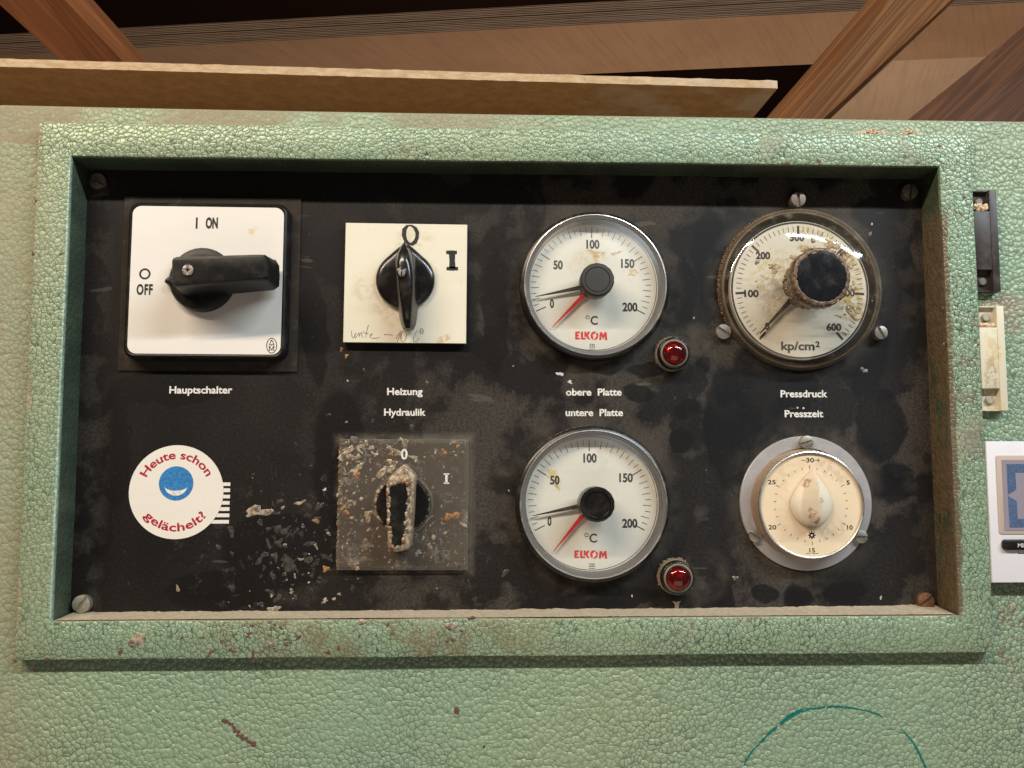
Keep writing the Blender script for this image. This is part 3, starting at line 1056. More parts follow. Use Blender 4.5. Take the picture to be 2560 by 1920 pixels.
spatter(740, 1390, 65, 75, 520, .00010, .0010, (.14, .015, .10, .745))
spatter(720, 1330, 100, 110, 380, .00008, .0006, (.2, .02, .15, .63))
spatter(800, 1480, 160, 35, 90, .0002, .0012, (.35, .04, .3, .3))
spatter(1250, 1250, 60, 120, 70, .00015, .0012, (.3, .02, .3, .4))
spatter(1000, 1060, 120, 30, 70, .00015, .0013, (.25, .1, .25, .4))
spatter(1300, 950, 500, 300, 110, .00012, .0006, (.4, .02, .5, .08))
for (px, py, r, asp, rot, key, hh) in ((814, 1422, .0021, 1.2, 1.3, 'glueorange', .0014), (644, 1279, .0036, 2.6, .15, 'glue', .0010), (629, 1274, .0018, 1.3, -.4, 'glueorange', .0008),
                                       (578, 1328, .0034, .8, .3, 'gluegrey', .0005), (700, 1325, .0036, 1.2, -.6, 'gluegrey', .0003), (750, 1257, .0016, 2, .4, 'glue', .0007),
                                       (790, 1302, .0013, 2.2, .2, 'glueorange', .0007), (812, 1224, .0012, 1.0, 0, 'gluewhite', .0007), (712, 1362, .0011, 1.2, .4, 'glue', .0008),
                                       (790, 1365, .0018, .7, .2, 'glue', .0008), (772, 1456, .0008, 1, 0, 'gluewhite', .0003), (722, 1410, .0042, 1.6, -.5, 'gluegrey', .0004),
                                       (812, 1502, .0017, 1.3, .5, 'glue', .0009), (729, 1478, .0015, 1.1, 0, 'glue', .0007), (772, 1400, .0028, 1.0, 0, 'gluegrey', .0003),
                                       (685, 1522, .0022, 2, .2, 'glue', .0009), (632, 1532, .0020, 1.6, .2, 'glue', .0007), (866, 890, .0012, 1.3, .3, 'glueorange', .0008),
                                       (854, 873, .0014, 1, .3, 'crust', .0006), (910, 926, .0012, 1, 0, 'gluegrey', .0006), (869, 952, .0007, 1, 0, 'gluewhite', .0005),
                                       (1068, 956, .001, 1, 0, 'glue', .0006), (824, 1036, .0009, 1, .6, 'gluegrey', .0005), (866, 1055, .0008, 1.2, -.6, 'glueorange', .0006),
                                       (2180, 560, .0012, .5, .2, 'gluewhite', .0003), (2176, 585, .0022, .4, -.2, 'glue', .0005), (2160, 925, .0018, 1.5, -.4, 'glue', .0004),
                                       (1735, 795, .0009, 1, 0, 'glue', .0006), (1400, 935, .0016, 1.6, -.3, 'gluewhite', .0003), (1425, 955, .0014, 1.2, -.6, 'gluewhite', .0003),
                                       (1838, 1445, .0016, 1.2, 0, 'glue', .0006), (2202, 1494, .0014, .6, .2, 'gluewhite', .0003), (1580, 1490, .0009, .7, .1, 'gluewhite', .0004)):
    u, v = at(px, py)
    if key == 'crust':
        key = 'glueorange'
    groups[key].blob(u, v, -.00005, r * .72, hh * .35, px, asp, rot, 19, .6, 3)
for key, nm in (('glue', 'pale_glue_spatter'), ('glueorange', 'amber_glue_spatter'), ('gluewhite', 'white_glue_spatter'), ('gluegrey', 'smoky_glue_spatter')):
    groups[key].build(nm, M[key], pan, 70, kind='stuff')
# cobweb-like dust wedge under the lower red lamp
mb = MB()
mb.prism([at(1687, 1523), at(1696, 1523), at(1698, 1508), at(1702, 1502), at(1691, 1505), at(1680, 1502), at(1686, 1510)], [(0, 0), (.0001, .0006)])
mb.build('dust_wedge', M['dusty'], pan, kind='stuff')
# small chips and glue runs on the frame's face
mb = MB()
for k, (px, py, r, asp, rot) in enumerate(((2400, 1085, .0020, .35, -.3), (2409, 1120, .0024, .3, -.25), (2417, 1150, .0018, .4, -.2), (2430, 1148, .0016, .4, -.3),
                                           (2389, 497 + 30, .0016, .35, .6), (2403, 535, .0018, .3, .6), (345, 1600, .0028, 1.8, .4), (333, 1609, .002, 1.4, .2), (1128, 1565, .0022, 1.4, 0),
                                           (1155, 1575, .0012, 1, 0), (905, 1555, .0014, 1.8, .3), (680, 1612, .0014, 1.8, .3))):
    u, v = at(px, py, D)
    mb.blob(u, v, D - .0001, r, .0005, k, asp, rot, 10, .3)
mb.build('glue_runs', M['glue'], pan, 70, kind='stuff')
mb = MB()
rd = random.Random(3)
for k, (px, py, r, asp, rot) in enumerate(((83, 633, .0018, .8, 0), (152, 635, .0012, 1.4, .6), (90, 500, .0016, .7, 0), (2438, 1000 - 150, .0014, .7, 0), (2445, 862, .0012, 1, 0),
                                           (2344, 1345, .0010, .5, 0), (2358, 770, .0014, .5, 0), (2360, 860, .0016, .5, 0), (2047, 402, .0018, 1.3, 0), (1970, 407, .0012, 1.6, 0),
                                           (2348, 365, .0016, 1.2, .3), (640, 1645, .0012, 1.6, 0), (118, 1648, .0016, 1, 0), (38, 1652, .0014, 1.2, 0), (520, 1640, .0012, 1.5, .7),
                                           (1330, 1632, .0012, .6, 0), (1180, 1545, .0013, 2.2, 0))):
    u, v = at(px, py, D)
    mb.blob(u, v, D - .00012, r * .7, .0003, k + 50, asp, rot, 9, .4)
for k in range(60):
    px, py = rd.gauss(720, 200), rd.uniform(1560, 1640)
    u, v = at(px, py, D)
    mb.blob(u, v, D - .0001, .0003 + .0008 * rd.random() ** 2, .0003, k + 90, rd.uniform(1, 2.5), rd.uniform(0, 3), 7, .4)
mb.build('rust_flecks', M['rust'], pan, 70, kind='stuff')

# rust marks and felt pen on the housing below
mb = MB()
chain = [(966, 555, 1.0), (978, 560, 1.1), (992, 568, .9), (1004, 572, .8), (1012, 586, .9), (1016, 600, 1.0), (1030, 604, .9), (1028, 618, .9), (1044, 622, 1.1), (1050, 634, .8), (1064, 632, .9),
         (1072, 645, .9), (1084, 650, 1.0), (1098, 650, .9), (1100, 662, .9), (1090, 660, .8)]
for k, (x, y, r) in enumerate(chain):
    u, v = Z_B0(x, y, HH)
    mb.blob(u, v, HH - .0001, .00115 * r, .0003, k, 1.1, .5 * k, 10, .2)
mb.build('rusty_scratch', M['rust'], hous, 70, label='dark red-brown diagonal scratch mark below the panel')
for k, (px, py, r, asp, rot) in enumerate(((1142, 1777, .0020, .85, .6), (1210, 1866, .0011, .6, .1), (1622, 1813, .0007, .5, 0))):
    mb = MB()
    u, v = at(px, py, HH)
    mb.blob(u, v, HH - .0001, r, .0003, k + 20, asp, rot, 11, .3)
    mb.build('paint_chip', M['rust'], hous, 70)
mb = MB()
pts = [(1000, 752), (1008, 735), (1020, 712), (1040, 682), (1060, 664), (1082, 642), (1102, 618), (1125, 598), (1150, 578), (1180, 552), (1205, 534), (1232, 520), (1262, 508), (1300, 503), (1350, 498), (1410, 495), (1460, 500), (1500, 506), (1540, 515), (1580, 528), (1610, 545)]
ws = [.0006, .0009, .0015, .0010, .0007, .0014, .0012, .0017, .0014, .0022, .0021, .0020, .0017, .0008, .0010, .0012, .0010, .0009, .0007, .0011, .0003]
P_ = [Z_B1(x, y, HH) for x, y in pts]
rd = random.Random(8)


def densify(P, Wd, n, jit):
    a, b = [], []
    for i in range(len(P) - 1):
        for k in range(n):
            t = k / n
            a.append((P[i][0] * (1 - t) + P[i + 1][0] * t + rd.uniform(-jit, jit), P[i][1] * (1 - t) + P[i + 1][1] * t + rd.uniform(-jit, jit)))
            b.append((Wd[i] * (1 - t) + Wd[i + 1] * t) * rd.uniform(.6, 1.25))
    return a, b


a, b = densify(P_, ws, 5, .00010)
mb.ribbon(a, b, HH, th=.00015)
pts = [(1680, 590), (1697, 608), (1715, 628), (1735, 652), (1750, 680), (1765, 710), (1778, 738), (1788, 765), (1800, 800)]
P_ = [Z_B1(x, y, HH) for x, y in pts]
a, b = densify(P_, [.0003, .0006, .0009, .0009, .0012, .0014, .0011, .0013, .0005], 5, .00008)
mb.ribbon(a, b, HH, th=.00015)
mb.flat('felt_pen_arc', M['teal'], hous, label='teal felt pen arc drawn on the housing at the lower right')

# ------------------------------------------------------------------ main switch
U, V = -.1594, .0551
ms = thing('main_switch', 'square white switch plate marked I ON and O OFF with long black lever handle', 'switch', U, V)
mb = MB(U, V)
mb.prism(quad(U, V, .093, .093, -.0033), [(0, .0003), (0, .0010)], cap0=True)
mb.build('clear_gasket', M['gasket'], ms)
PLATEH = .0095
cs = [Z_MAIN(x, y, PLATEH) for x, y in ((470, 288), (1623, 308), (1606, 1438), (419, 1421))]
pc = (sum(c[0] for c in cs) / 4, sum(c[1] for c in cs) / 4)
pw = (cs[1][0] - cs[0][0] + cs[2][0] - cs[3][0]) / 2
ph = (cs[0][1] - cs[3][1] + cs[1][1] - cs[2][1]) / 2
mb = MB(U, V)
oo = rrect(pc[0], pc[1], pw + .0052, ph + .0052, .006, rot=-.004)
mb.prism(oo, [(0, .001), (.0002, PLATEH - .0022), (.0006, PLATEH - .0012), (.0012, PLATEH - .0004), (.0018, PLATEH - .0001), (.0024, PLATEH - .0003), (.0027, PLATEH - .0012)])
mb.build('black_surround', M['blackmatt'], ms)
mb = MB(U, V)
mb.prism(rrect(pc[0], pc[1], pw, ph, .0045, rot=-.004), [(0, .002), (0, PLATEH - .0001), (.0001, PLATEH)])
wp = mb.build('white_plate', M['white'], ms)
mb = MB(U, V)
zf = lambda x, y: Z_MAIN(x, y, PLATEH)
PH = PLATEH + .00012
a, b = zf(950, 465), zf(966, 380)
mb.poly([(a[0], a[1]), (b[0], a[1]), (b[0], b[1]), (a[0], b[1])], PH)
a, b = zf(1026, 465), zf(1122, 380)
text(mb, 'ON', a[0], b[0], a[1], b[1] - a[1], PH, .045)
u, v = zf(560, 813)
mb.ribbon(circ(u, v, .00245, 36), .0009, PLATEH, True, .00012)
a, b = zf(495, 974), zf(622, 892)
text(mb, 'OFF', a[0], b[0], a[1], b[1] - a[1], PH, .035, spacing=1.12)
mb.flat('lettering', M['ink'], wp)
mb = MB(U, V)   # small oval emblem: bell over an M
zz = Zm(640, 820, .04822)
el = [zz(815 + 258 * math.cos(2 * PI * i / 40), 915 + 385 * math.sin(2 * PI * i / 40), PLATEH) for i in range(40)]
mb.ribbon(el, .00035, PLATEH, True, .00012)
bell = [zz(x, y, PLATEH) for x, y in ((675, 865), (730, 800), (757, 735), (765, 665), (812, 635), (865, 665), (885, 735), (905, 800), (955, 865))]
mb.ribbon(bell, .00032, PLATEH, True, .00012)
mb.poly([zz(x, y, PLATEH + .00013) for x, y in ((740, 675), (810, 605), (885, 675))], PLATEH + .00013) if False else None
q = [zz(x, y, PLATEH) for x, y in ((745, 680), (780, 645), (810, 608), (845, 645), (880, 680))]
mb.poly(q, PH)
mb.poly([zz(x, y, PLATEH) for x, y in ((778, 880), (812, 925), (842, 880))], PH)
for pl in (((665, 955), (735, 955)), ((665, 1155), (745, 1155)), ((865, 1155), (955, 1155)), ((890, 955), (965, 955)), ((700, 955), (700, 1155)), ((925, 955), (925, 1155)), ((715, 955), (808, 1150)), ((905, 955), (808, 1150))):
    mb.seg(zz(*pl[0], PLATEH), zz(*pl[1], PLATEH), .00032, PLATEH, .00012)
mb.flat('emblem', M['ink'], wp)
# rotary base disc with pointer
HC = (-.1604, .0547)
mb = MB(U, V)
ring = []
rad = .0166
n = 72
o_ = []
for i in range(n):
    a = 2 * PI * i / n
    d = (a - R(183) + PI) % (2 * PI) - PI
    r_ = rad + max(0, (.0030 - abs(d) * .020))
    o_.append((HC[0] + r_ * math.cos(a), HC[1] + r_ * math.sin(a)))
mb.prism(o_, [(0, PLATEH + .0006), (0, .0135), (.0008, .0148), (.003, .0156), (.006, .0158)])
mb.build('rotary_disc', M['blackmatt'], ms)
mb = MB(U, V)
HT = .0359
# lever outline at the top face measured on the photograph, flared to its foot
tp = [Z_MAIN(x, y, HT) for x, y in ((782, 905), (1486, 842), (1500, 700), (1488, 662), (792, 684), (763, 700), (765, 880))]
import itertools
lo = [Z_MAIN(x, y, HT) for x, y in ((800, 905), (1470, 846), (1492, 830), (1497, 760), (1493, 690), (1478, 664), (1440, 662), (800, 680), (775, 688), (764, 708), (765, 790), (766, 870), (776, 898))]
cx = sum(p[0] for p in lo) / len(lo)
cy = sum(p[1] for p in lo) / len(lo)
mb.prism(lo, [(-.0020, .0150), (-.0012, .0200), (-.0004, .0300), (-.0001, HT - .0012), (.0004, HT - .0003), (.0012, HT)])
mb.build('lever_handle', M['blackmatt'], ms)
mb = MB(U, V)
u, v = Z_MAIN(890, 785, HT)
mb.lathe(u, v, [(.0033, HT - .0002), (.0033, HT + .0001), (.0029, HT + .00018)], 40)
mb.build('screw_recess', M['blackgloss'], ms)
mb = MB(U, V)
mb.lathe(u, v, [(.0029, HT - .0002), (.0028, HT + .0004), (.0020, HT + .0008), (.0010, HT + .0007), (.0006, HT + .0001)], 24, lambda a, r, h: 1 if r > .0021 else 1 + .35 * math.cos(4 * a))
scw = mb.build('cross_screw', M['screw'], ms)

# ------------------------------------------------------------------ heating switch
U, V = -.0563, .0554
hs = thing('heating_switch', 'cream square switch plate above the word Hydraulik with glossy black pointer knob and pencil note', 'switch', U, V)
mb = MB(U, V)
PB = .0045
mb.prism(quad(U, V, .0645, .0640, -.0062), [(.0006, 0), (.0006, PB - .0018), (0, PB - .0017), (0, PB - .0002), (.0002, PB)], cap0=True)
cplate = mb.build('cream_plate', M['cream'], hs)
mb = MB(U, V)
e_ = quad(U, V, .0646, .0641, -.0062)
mb.prism(e_, [(.00045, .0001), (-.00003, PB - .0016), (-.00003, PB - .0006)], cap1=False)
mb.build('brown_plate_edge', plastic('brown_edge', (.16, .09, .045), .6, .4), hs)
zf = lambda x, y: Z_HEAT(x, y, PB)
mb = MB(U, V)
PH = PB + .00012
zero = [(815, 285), (865, 283), (905, 305), (926, 345), (922, 400), (903, 445), (868, 465), (830, 455), (795, 425), (776, 375), (780, 320)]
wz = [.0055, .004, .0045, .0055, .0052, .0052, .0052, .005, .0065, .008, .0075]
zc = (848, 372)
outer = [zf(x, y) for x, y in zero]
innr = [zf(848 + (x - 848) * k, 372 + (y - 372) * kk) for (x, y), k, kk in zip(zero, (.4, .35, .5, .6, .6, .58, .45, .5, .5, .48, .45), (.85, .85, .85, .6, .6, .62, .72, .75, .7, .6, .85))]
n = len(zero)
mb.add([(x, y, PH) for x, y in outer] + [(x, y, PH) for x, y in innr], [(i, (i + 1) % n, n + (i + 1) % n, n + i) for i in range(n)])
for pl, w in ((((1160, 522), (1252, 522)), .0022), (((1162, 662), (1262, 662)), .0022), (((1210, 522), (1213, 662)), .0034)):
    a, b = zf(*pl[0]), zf(*pl[1])
    d = (b[0] - a[0], b[1] - a[1])
    mb.ribbon([a, (a[0] + d[0] * .5, a[1] + d[1] * .5), b], [w * .8, w, w * .8] if w < .003 else [w, w * .85, w], PB, th=.00012)
mb.flat('marker_numerals', M['marker'], cplate)
mb = MB(U, V)
zz = Zm(860, 780, .09946)
strokes = [[(195, 470), (190, 520), (195, 590), (210, 640), (230, 662), (262, 600), (280, 560), (300, 520), (270, 590), (270, 640), (290, 660), (330, 590), (360, 540), (385, 520), (380, 570), (378, 628), (400, 570), (440, 510), (455, 520), (450, 590), (480, 640)],
           [(622, 320), (600, 370), (575, 470), (555, 560), (550, 630)], [(478, 480), (500, 510), (540, 540), (615, 540)],
           [(655, 595), (700, 570), (715, 550), (690, 545), (660, 580), (650, 620), (680, 650), (740, 660), (830, 655), (892, 635)],
           [(1008, 566), (1080, 568), (1150, 566), (1190, 575), (1225, 598)],
           [(1305, 680), (1340, 600), (1400, 520), (1425, 465), (1400, 560), (1370, 650), (1345, 760)],
           [(1480, 480), (1430, 540), (1410, 640), (1440, 720), (1490, 745), (1545, 700), (1575, 600), (1555, 510), (1500, 470), (1460, 510), (1430, 600), (1440, 680)],
           [(1855, 465), (1800, 530), (1760, 610), (1735, 700), (1760, 745), (1820, 735), (1870, 690), (1880, 660)],
           [(1940, 410), (1910, 470), (1910, 530), (1950, 548), (1990, 530), (1998, 470), (1965, 410), (1930, 430), (1925, 500), (1955, 520), (1975, 470)]]
for s in strokes:
    P_ = [zz(x, y, PB) for x, y in s]
    mb.ribbon(P_, .00030, PB, th=.00012)
mb.flat('pencil_note', M['pencil'], cplate)
# knob: disc with pointed top and a raised blade
cu, cv = Z_HEAT(805, 757, .0075)
apex = Z_HEAT(803, 434, .0075)
mb = MB(U, V)
n = 72
o_ = []
ra_ = math.hypot(apex[0] - cu, apex[1] - cv)
for i in range(n):
    a = 2 * PI * i / n
    d = abs((a - PI / 2 + PI) % (2 * PI) - PI)
    base_r = .0155
    t0 = R(40)
    r_ = base_r if d >= t0 else base_r + (ra_ - base_r) * (1 - d / t0) ** 1.9
    o_.append((cu + r_ * math.cos(a), cv + r_ * math.sin(a)))
mb.prism(o_, [(.0004, PB + .0004), (0, .0062), (.0002, .0072), (.0009, .0080), (.003, .0087), (.006, .0090)])
mb.build('knob_disc', M['blackgloss'], hs)
mb = MB(U, V)
tipb = Z_HEAT(825, 1192, .010)
st = []
for t, wb, wt, ht in ((0, .0006, .0003, .0090), (.035, .0018, .0008, .013), (.09, .0032, .0016, .0175), (.18, .0054, .0032, .0205), (.30, .0064, .0043, .0220), (.45, .0067, .0046, .0224), (.60, .0062, .0042, .0222), (.74, .0054, .0034, .0215), (.86, .0045, .0027, .0204), (.94, .0038, .0022, .0185), (.985, .0027, .0014, .0150), (1, .0014, .0006, .0120)):
    v_ = apex[1] + (tipb[1] - apex[1]) * t
    u_ = apex[0] + (tipb[0] - apex[0]) * t + (.0004 if t > .3 else 0)
    st.append((v_, u_, wb, wt, ht))
mb.loft(st, .0070, 18)
mb.build('pointer_blade', M['blackgloss'], hs, 60)
mb = MB(U, V)
u, v = Z_HEAT(776, 697, .0224)
mb.lathe(u, v, [(.0028, .0215), (.0027, .0229), (.0021, .0231), (.0019, .0226)], 36, cap1=False)
mb.build('screw_collar', M['blackgloss'], hs)
mb = MB(U, V)
screw_head(mb, u, v, .0019, .0215, .0228, 1.5, .16)
mb.build('screw', M['screw'], hs)

# ------------------------------------------------------------------ hydraulics switch
U, V = -.0566, -.0609
hy = thing('hydraulics_switch', 'grubby clear square switch plate caked in glue spatter with crusted black knob', 'switch', U, V)
PC = .0042
mb = MB(U, V)
mb.prism(quad(U, V, .0674, .0674, -.004), [(0, .0002), (0, PC - .0012), (.0004, PC - .0008), (.0014, PC - .0008), (.0015, PC - .0001), (.0018, PC)], cap1=False)
mb.build('clear_rim', M['acrylicrim'], hy)
mb = MB(U, V)
mb.prism(quad(U, V, .0674 - .0036, .0674 - .0036, -.004), [(0, PC), (.0001, PC)], cap1=True)
hplate = mb.flat('clear_plate', M['acrylic'], hy)
zf = lambda x, y: Z_HY(x, y, PC)
mb = MB(U, V)
a, b = zf(838, 410), zf(902, 310)
text(mb, '0', a[0], b[0], a[1], b[1] - a[1], PC + .00015, .03)
mb.flat('lettering', M['whiteprint'], hplate)
mb = MB(U, V)
for pl, w in ((((1242, 547), (1293, 547)), .0007), (((1242, 633), (1293, 633)), .0007), (((1267, 547), (1267, 633)), .0012)):
    mb.seg(zf(*pl[0]), zf(*pl[1]), w, PC, .00015)
mb.flat('lettering', M['whiteprint'], hplate)
mb = MB(U, V)
u, v = zf(388, 1290)
mb.ribbon(circ(u, v, .0031, 40), .0002, PC, True, .00012)
mb.ribbon(circ(u, v, .0024, 40), .00016, PC, True, .00012)
for pl in (((362, 1262), (400, 1262)), ((366, 1262), (366, 1318)), ((366, 1290), (385, 1290)), ((388, 1275), (418, 1275)), ((403, 1262), (403, 1318))):
    mb.seg(zf(*pl[0]), zf(*pl[1]), .0002, PC, .00012)
mb.flat('emblem', M['gluegrey'] if False else ink('embossed_grey', (.25, .22, .19)), hy)
cu, cv = Z_HY(850, 835, .0085)
mb = MB(U, V)
mb.lathe(cu, cv, [(.0140, PC + .0003), (.0138, .0075), (.0130, .0085), (.010, .0088)], 64)
mb.build('knob_disc', M['blackgloss'], hy)
mb = MB(U, V)
mb.lathe(cu, cv, [(.0160, PC + .00003), (.0160, PC + .0004), (.0146, PC + .0006), (.0142, PC + .0003)], 64, cap1=False)
mb.build('clear_collar', M['acrylicrim'], hy)
HB = .0205
bl = [Z_HY(x, y, HB) for x, y in ((868, 452), (815, 492), (738, 560), (700, 610), (700, 780), (708, 1000), (712, 1240), (740, 1276), (800, 1284), (895, 1268), (925, 1230), (940, 1080), (955, 880), (962, 700), (972, 560), (925, 505))]
bl.reverse()
if sum(bl[i - 1][0] * bl[i][1] - bl[i][0] * bl[i - 1][1] for i in range(len(bl))) < 0:
    bl.reverse()
fl = [Z_HY(x, y, .010) for x, y in ((875, 455), (990, 575), (980, 640), (985, 900), (950, 1060), (940, 1230), (910, 1285), (790, 1295), (730, 1280), (715, 1200), (700, 1000), (690, 700), (700, 600), (790, 510))]
if sum(fl[i - 1][0] * fl[i][1] - fl[i][0] * fl[i - 1][1] for i in range(len(fl))) < 0:
    fl.reverse()
mb = MB(U, V)
mb.prism(bl, [(-.0003, .006), (0, HB - .0016), (.0006, HB - .0006), (.0020, HB)])
mb.build('knob_blade', M['crustbeige'], hy, 60, label='beige crusted sides of the knob blade')
tpf = [Z_HY(x, y, HB) for x, y in ((880, 610), (905, 600), (905, 780), (898, 900), (885, 985), (882, 1060), (870, 1140), (845, 1210), (790, 1236), (748, 1230), (752, 1150), (742, 1060), (722, 1050), (725, 900), (722, 740), (738, 628), (800, 640))]
if sum(tpf[i - 1][0] * tpf[i][1] - tpf[i][0] * tpf[i - 1][1] for i in range(len(tpf))) < 0:
    tpf.reverse()
mb = MB(U, V)
mb.prism(tpf, [(0, HB - .0004), (.0001, HB + .0004), (.0006, HB + .0005)])
mb.build('knob_face', M['blackgloss'], hy, 60)
# crust and spatter
rd = random.Random(21)
cr1, cr2, cr3, cr4 = MB(U, V), MB(U, V), MB(U, V), MB(U, V)
for i in range(len(tpf)):
    a, b = tpf[i], tpf[(i + 1) % len(tpf)]
    L = math.hypot(b[0] - a[0], b[1] - a[1])
    for k in range(max(2, int(L / .0007))):
        t = rd.random()
        u, v = a[0] + (b[0] - a[0]) * t, a[1] + (b[1] - a[1]) * t
        r = rd.uniform(.0005, .0015)
        rd.choice((cr1, cr1, cr4, cr1, cr3, cr2)).blob(u + rd.uniform(-.0005, .0005), v, HB - .0004, r * .8, r * .9, rd.random(), 1.4, rd.uniform(1.2, 1.9), 8, .35)
for k in range(60):
    a = rd.uniform(PI * .55, PI * 1.45)
    r_ = .0136 + rd.uniform(-.0012, .0006)
    cr1.blob(cu + r_ * math.cos(a), cv + r_ * math.sin(a), .0070, rd.uniform(.0004, .0012), .0012, rd.random(), 1.6, a + PI / 2, 8, .35)
for k in range(14):
    a = rd.uniform(-1.2, .6)
    cr4.blob(cu + .0138 * math.cos(a), cv + .0138 * math.sin(a), .0074, rd.uniform(.0003, .0007), .0006, rd.random(), 1.6, a + PI / 2, 7, .35)


def plate_fleck(cnt, xr, yr, rmin, rmax, pool, pw_=4.5):
    for _ in range(cnt):
        x, y = xr(), yr()
        if not (262 < x < 1460 and 235 < y < 1445):
            continue
        if 800 < x < 940 and 280 < y < 440:
            continue
        u, v = zf(x, y)
        r = rmin + (rmax - rmin) * rd.random() ** pw_
        rd.choice(pool).blob(u, v, PC - .00003, r, r * rd.uniform(.06, .25), rd.random(), rd.uniform(1, 2.4), rd.uniform(0, PI), rd.choice((9, 12)), .65)


U_ = rd.uniform
plate_fleck(620, lambda: U_(270, 1440), lambda: U_(240, 1440), .00008, .0006, (cr1, cr1, cr3, cr3, cr4))
plate_fleck(300, lambda: 262 + abs(rd.gauss(0, 170)), lambda: U_(240, 1440), .0001, .0008, (cr1, cr1, cr3, cr2, cr4))
plate_fleck(110, lambda: U_(280, 900), lambda: 235 + abs(rd.gauss(0, 90)), .0002, .0016, (cr1, cr1, cr4, cr3))
plate_fleck(45, lambda: U_(950, 1440), lambda: U_(900, 1430), .0002, .0014, (cr1, cr3, cr4))
for (x, y, r, asp, rot, g) in ((580, 360, .0016, 1, .3, cr3), (730, 300, .0018, .8, 0, cr1), (745, 365, .0016, .8, -.3, cr2), (335, 335, .0022, 2.2, .5, cr1), (430, 490, .0022, 2.4, .7, cr1),
                               (335, 555, .0020, 1, 0, cr4), (420, 560, .0019, 1.3, -.2, cr2), (510, 620, .0012, .6, -.3, cr3), (320, 910, .0018, 1.1, .3, cr2), (530, 940, .0030, 1.2, .3, cr1),
                               (465, 780, .0014, .8, 0, cr1), (1300, 950, .0024, 1.7, .25, cr2), (1370, 925, .0012, 2.6, .3, cr2), (1110, 1225, .0017, 1, 0, cr1), (1045, 1155, .0013, 1, 0, cr3),
                               (1305, 770, .0022, .7, -.3, cr4), (1340, 1130, .0014, 1, 0, cr4), (1140, 672, .0010, 1, 0, cr3), (1375, 285, .0012, 1, 0, cr2), (1210, 1310, .0058, .6, -.1, cr4),
                               (950, 390, .0015, 2.6, -.3, cr3), (690, 520, .0030, 2, .6, cr1), (490, 400, .0030, .8, -.6, cr4), (1245, 340, .0018, 1, 0, cr2), (1165, 330, .0016, .8, 0, cr1), (1320, 350, .0020, .8, 0, cr4),
                               (1000, 1285, .0012, 2.2, .3, cr3), (385, 1170, .0035, 1, .5, cr4), (240, 745, .0011, 1, 0, cr3), (255, 470, .0010, .7, 0, cr2)):
    u, v = zf(x, y)
    g.blob(u, v, PC - .00003, r * .75, min(r * .16, .0003), x, asp, rot, 21, .6, 3)
# beads running down the left rim
for k in range(70):
    t = k / 70
    x = 262 - 34 * t + rd.uniform(-4, 12)
    y = 235 + 1200 * t + rd.uniform(-10, 10)
    u, v = Z_HY(x, y, .003)
    rd.choice((cr1, cr1, cr4, cr3, cr1, cr2)).blob(u, v, .0012, rd.uniform(.0003, .0007), .0024, rd.random(), 2.2, PI / 2, 8, .3)
cr1.build('beige_glue_crust', M['crustbeige'], hy, 70, kind='stuff')
cr2.build('amber_glue_crust', M['glueorange'], hy, 70, kind='stuff')
cr3.build('pale_glue_crust', M['glue'], hy, 70, kind='stuff')
cr4.build('smoky_glue_crust', flecks('smoky_glue_film', (.15, .13, .11), (.055, .048, .042), .35), hy, 70, kind='stuff')


# ------------------------------------------------------------------ temperature gauges
def elkom(mb, zf, x0, x1, yb, yt, h):
    """red block letters with a bolt through the O; x0..x1 over y yt..yb (photograph units)"""
    def q(x, y):
        # source: strip 275..1815 wide, 290..660 high
        return zf(x0 + (x - 275) / 1540 * (x1 - x0), yt + (y - 290) / 370 * (yb - yt))
    polys = [((285, 640), (390, 640), (390, 290), (285, 290)), ((385, 640), (490, 640), (510, 565), (385, 565)), ((385, 370), (510, 370), (490, 290), (385, 290)), ((385, 505), (455, 505), (455, 425), (385, 425)),
             ((555, 640), (655, 640), (655, 295), (555, 295)), ((655, 640), (780, 640), (805, 565), (655, 565)),
             ((720, 520), (815, 520), (815, 295), (720, 295)), ((810, 500), (900, 640), (1000, 640), (880, 445)), ((815, 470), (890, 480), (995, 295), (890, 295), (815, 400)),
             ((1425, 660), (1525, 660), (1560, 330), (1460, 320)), ((1500, 325), (1570, 320), (1660, 520), (1620, 640), (1590, 600)), ((1680, 320), (1770, 320), (1620, 640), (1590, 560)), ((1680, 330), (1780, 320), (1815, 665), (1710, 665))]
    for i, p in enumerate(polys):
        mb.poly([q(*c) for c in p], h + i * 2e-6)
    L, Rr = [], []
    for k in range(13):
        a = R(62 + (250 - 62) * k / 12)
        L.append((1200 + 185 * math.cos(a), 475 - 190 * math.sin(a)))
    L += [(1150, 500), (1100, 470)]
    for k in range(13):
        a = R(-105 + (55 + 105) * k / 12)
        Rr.append((1205 + 185 * math.cos(a), 475 - 190 * math.sin(a)))
    Rr += [(1265, 450), (1340, 455)]
    mb.poly([q(*c) for c in L], h)
    mb.poly([q(*c) for c in Rr], h)


M['innerring'] = plastic('grey_clear_inner_ring', (.13, .125, .12), .45, .4, (.12, .10, .08), 90, .3)


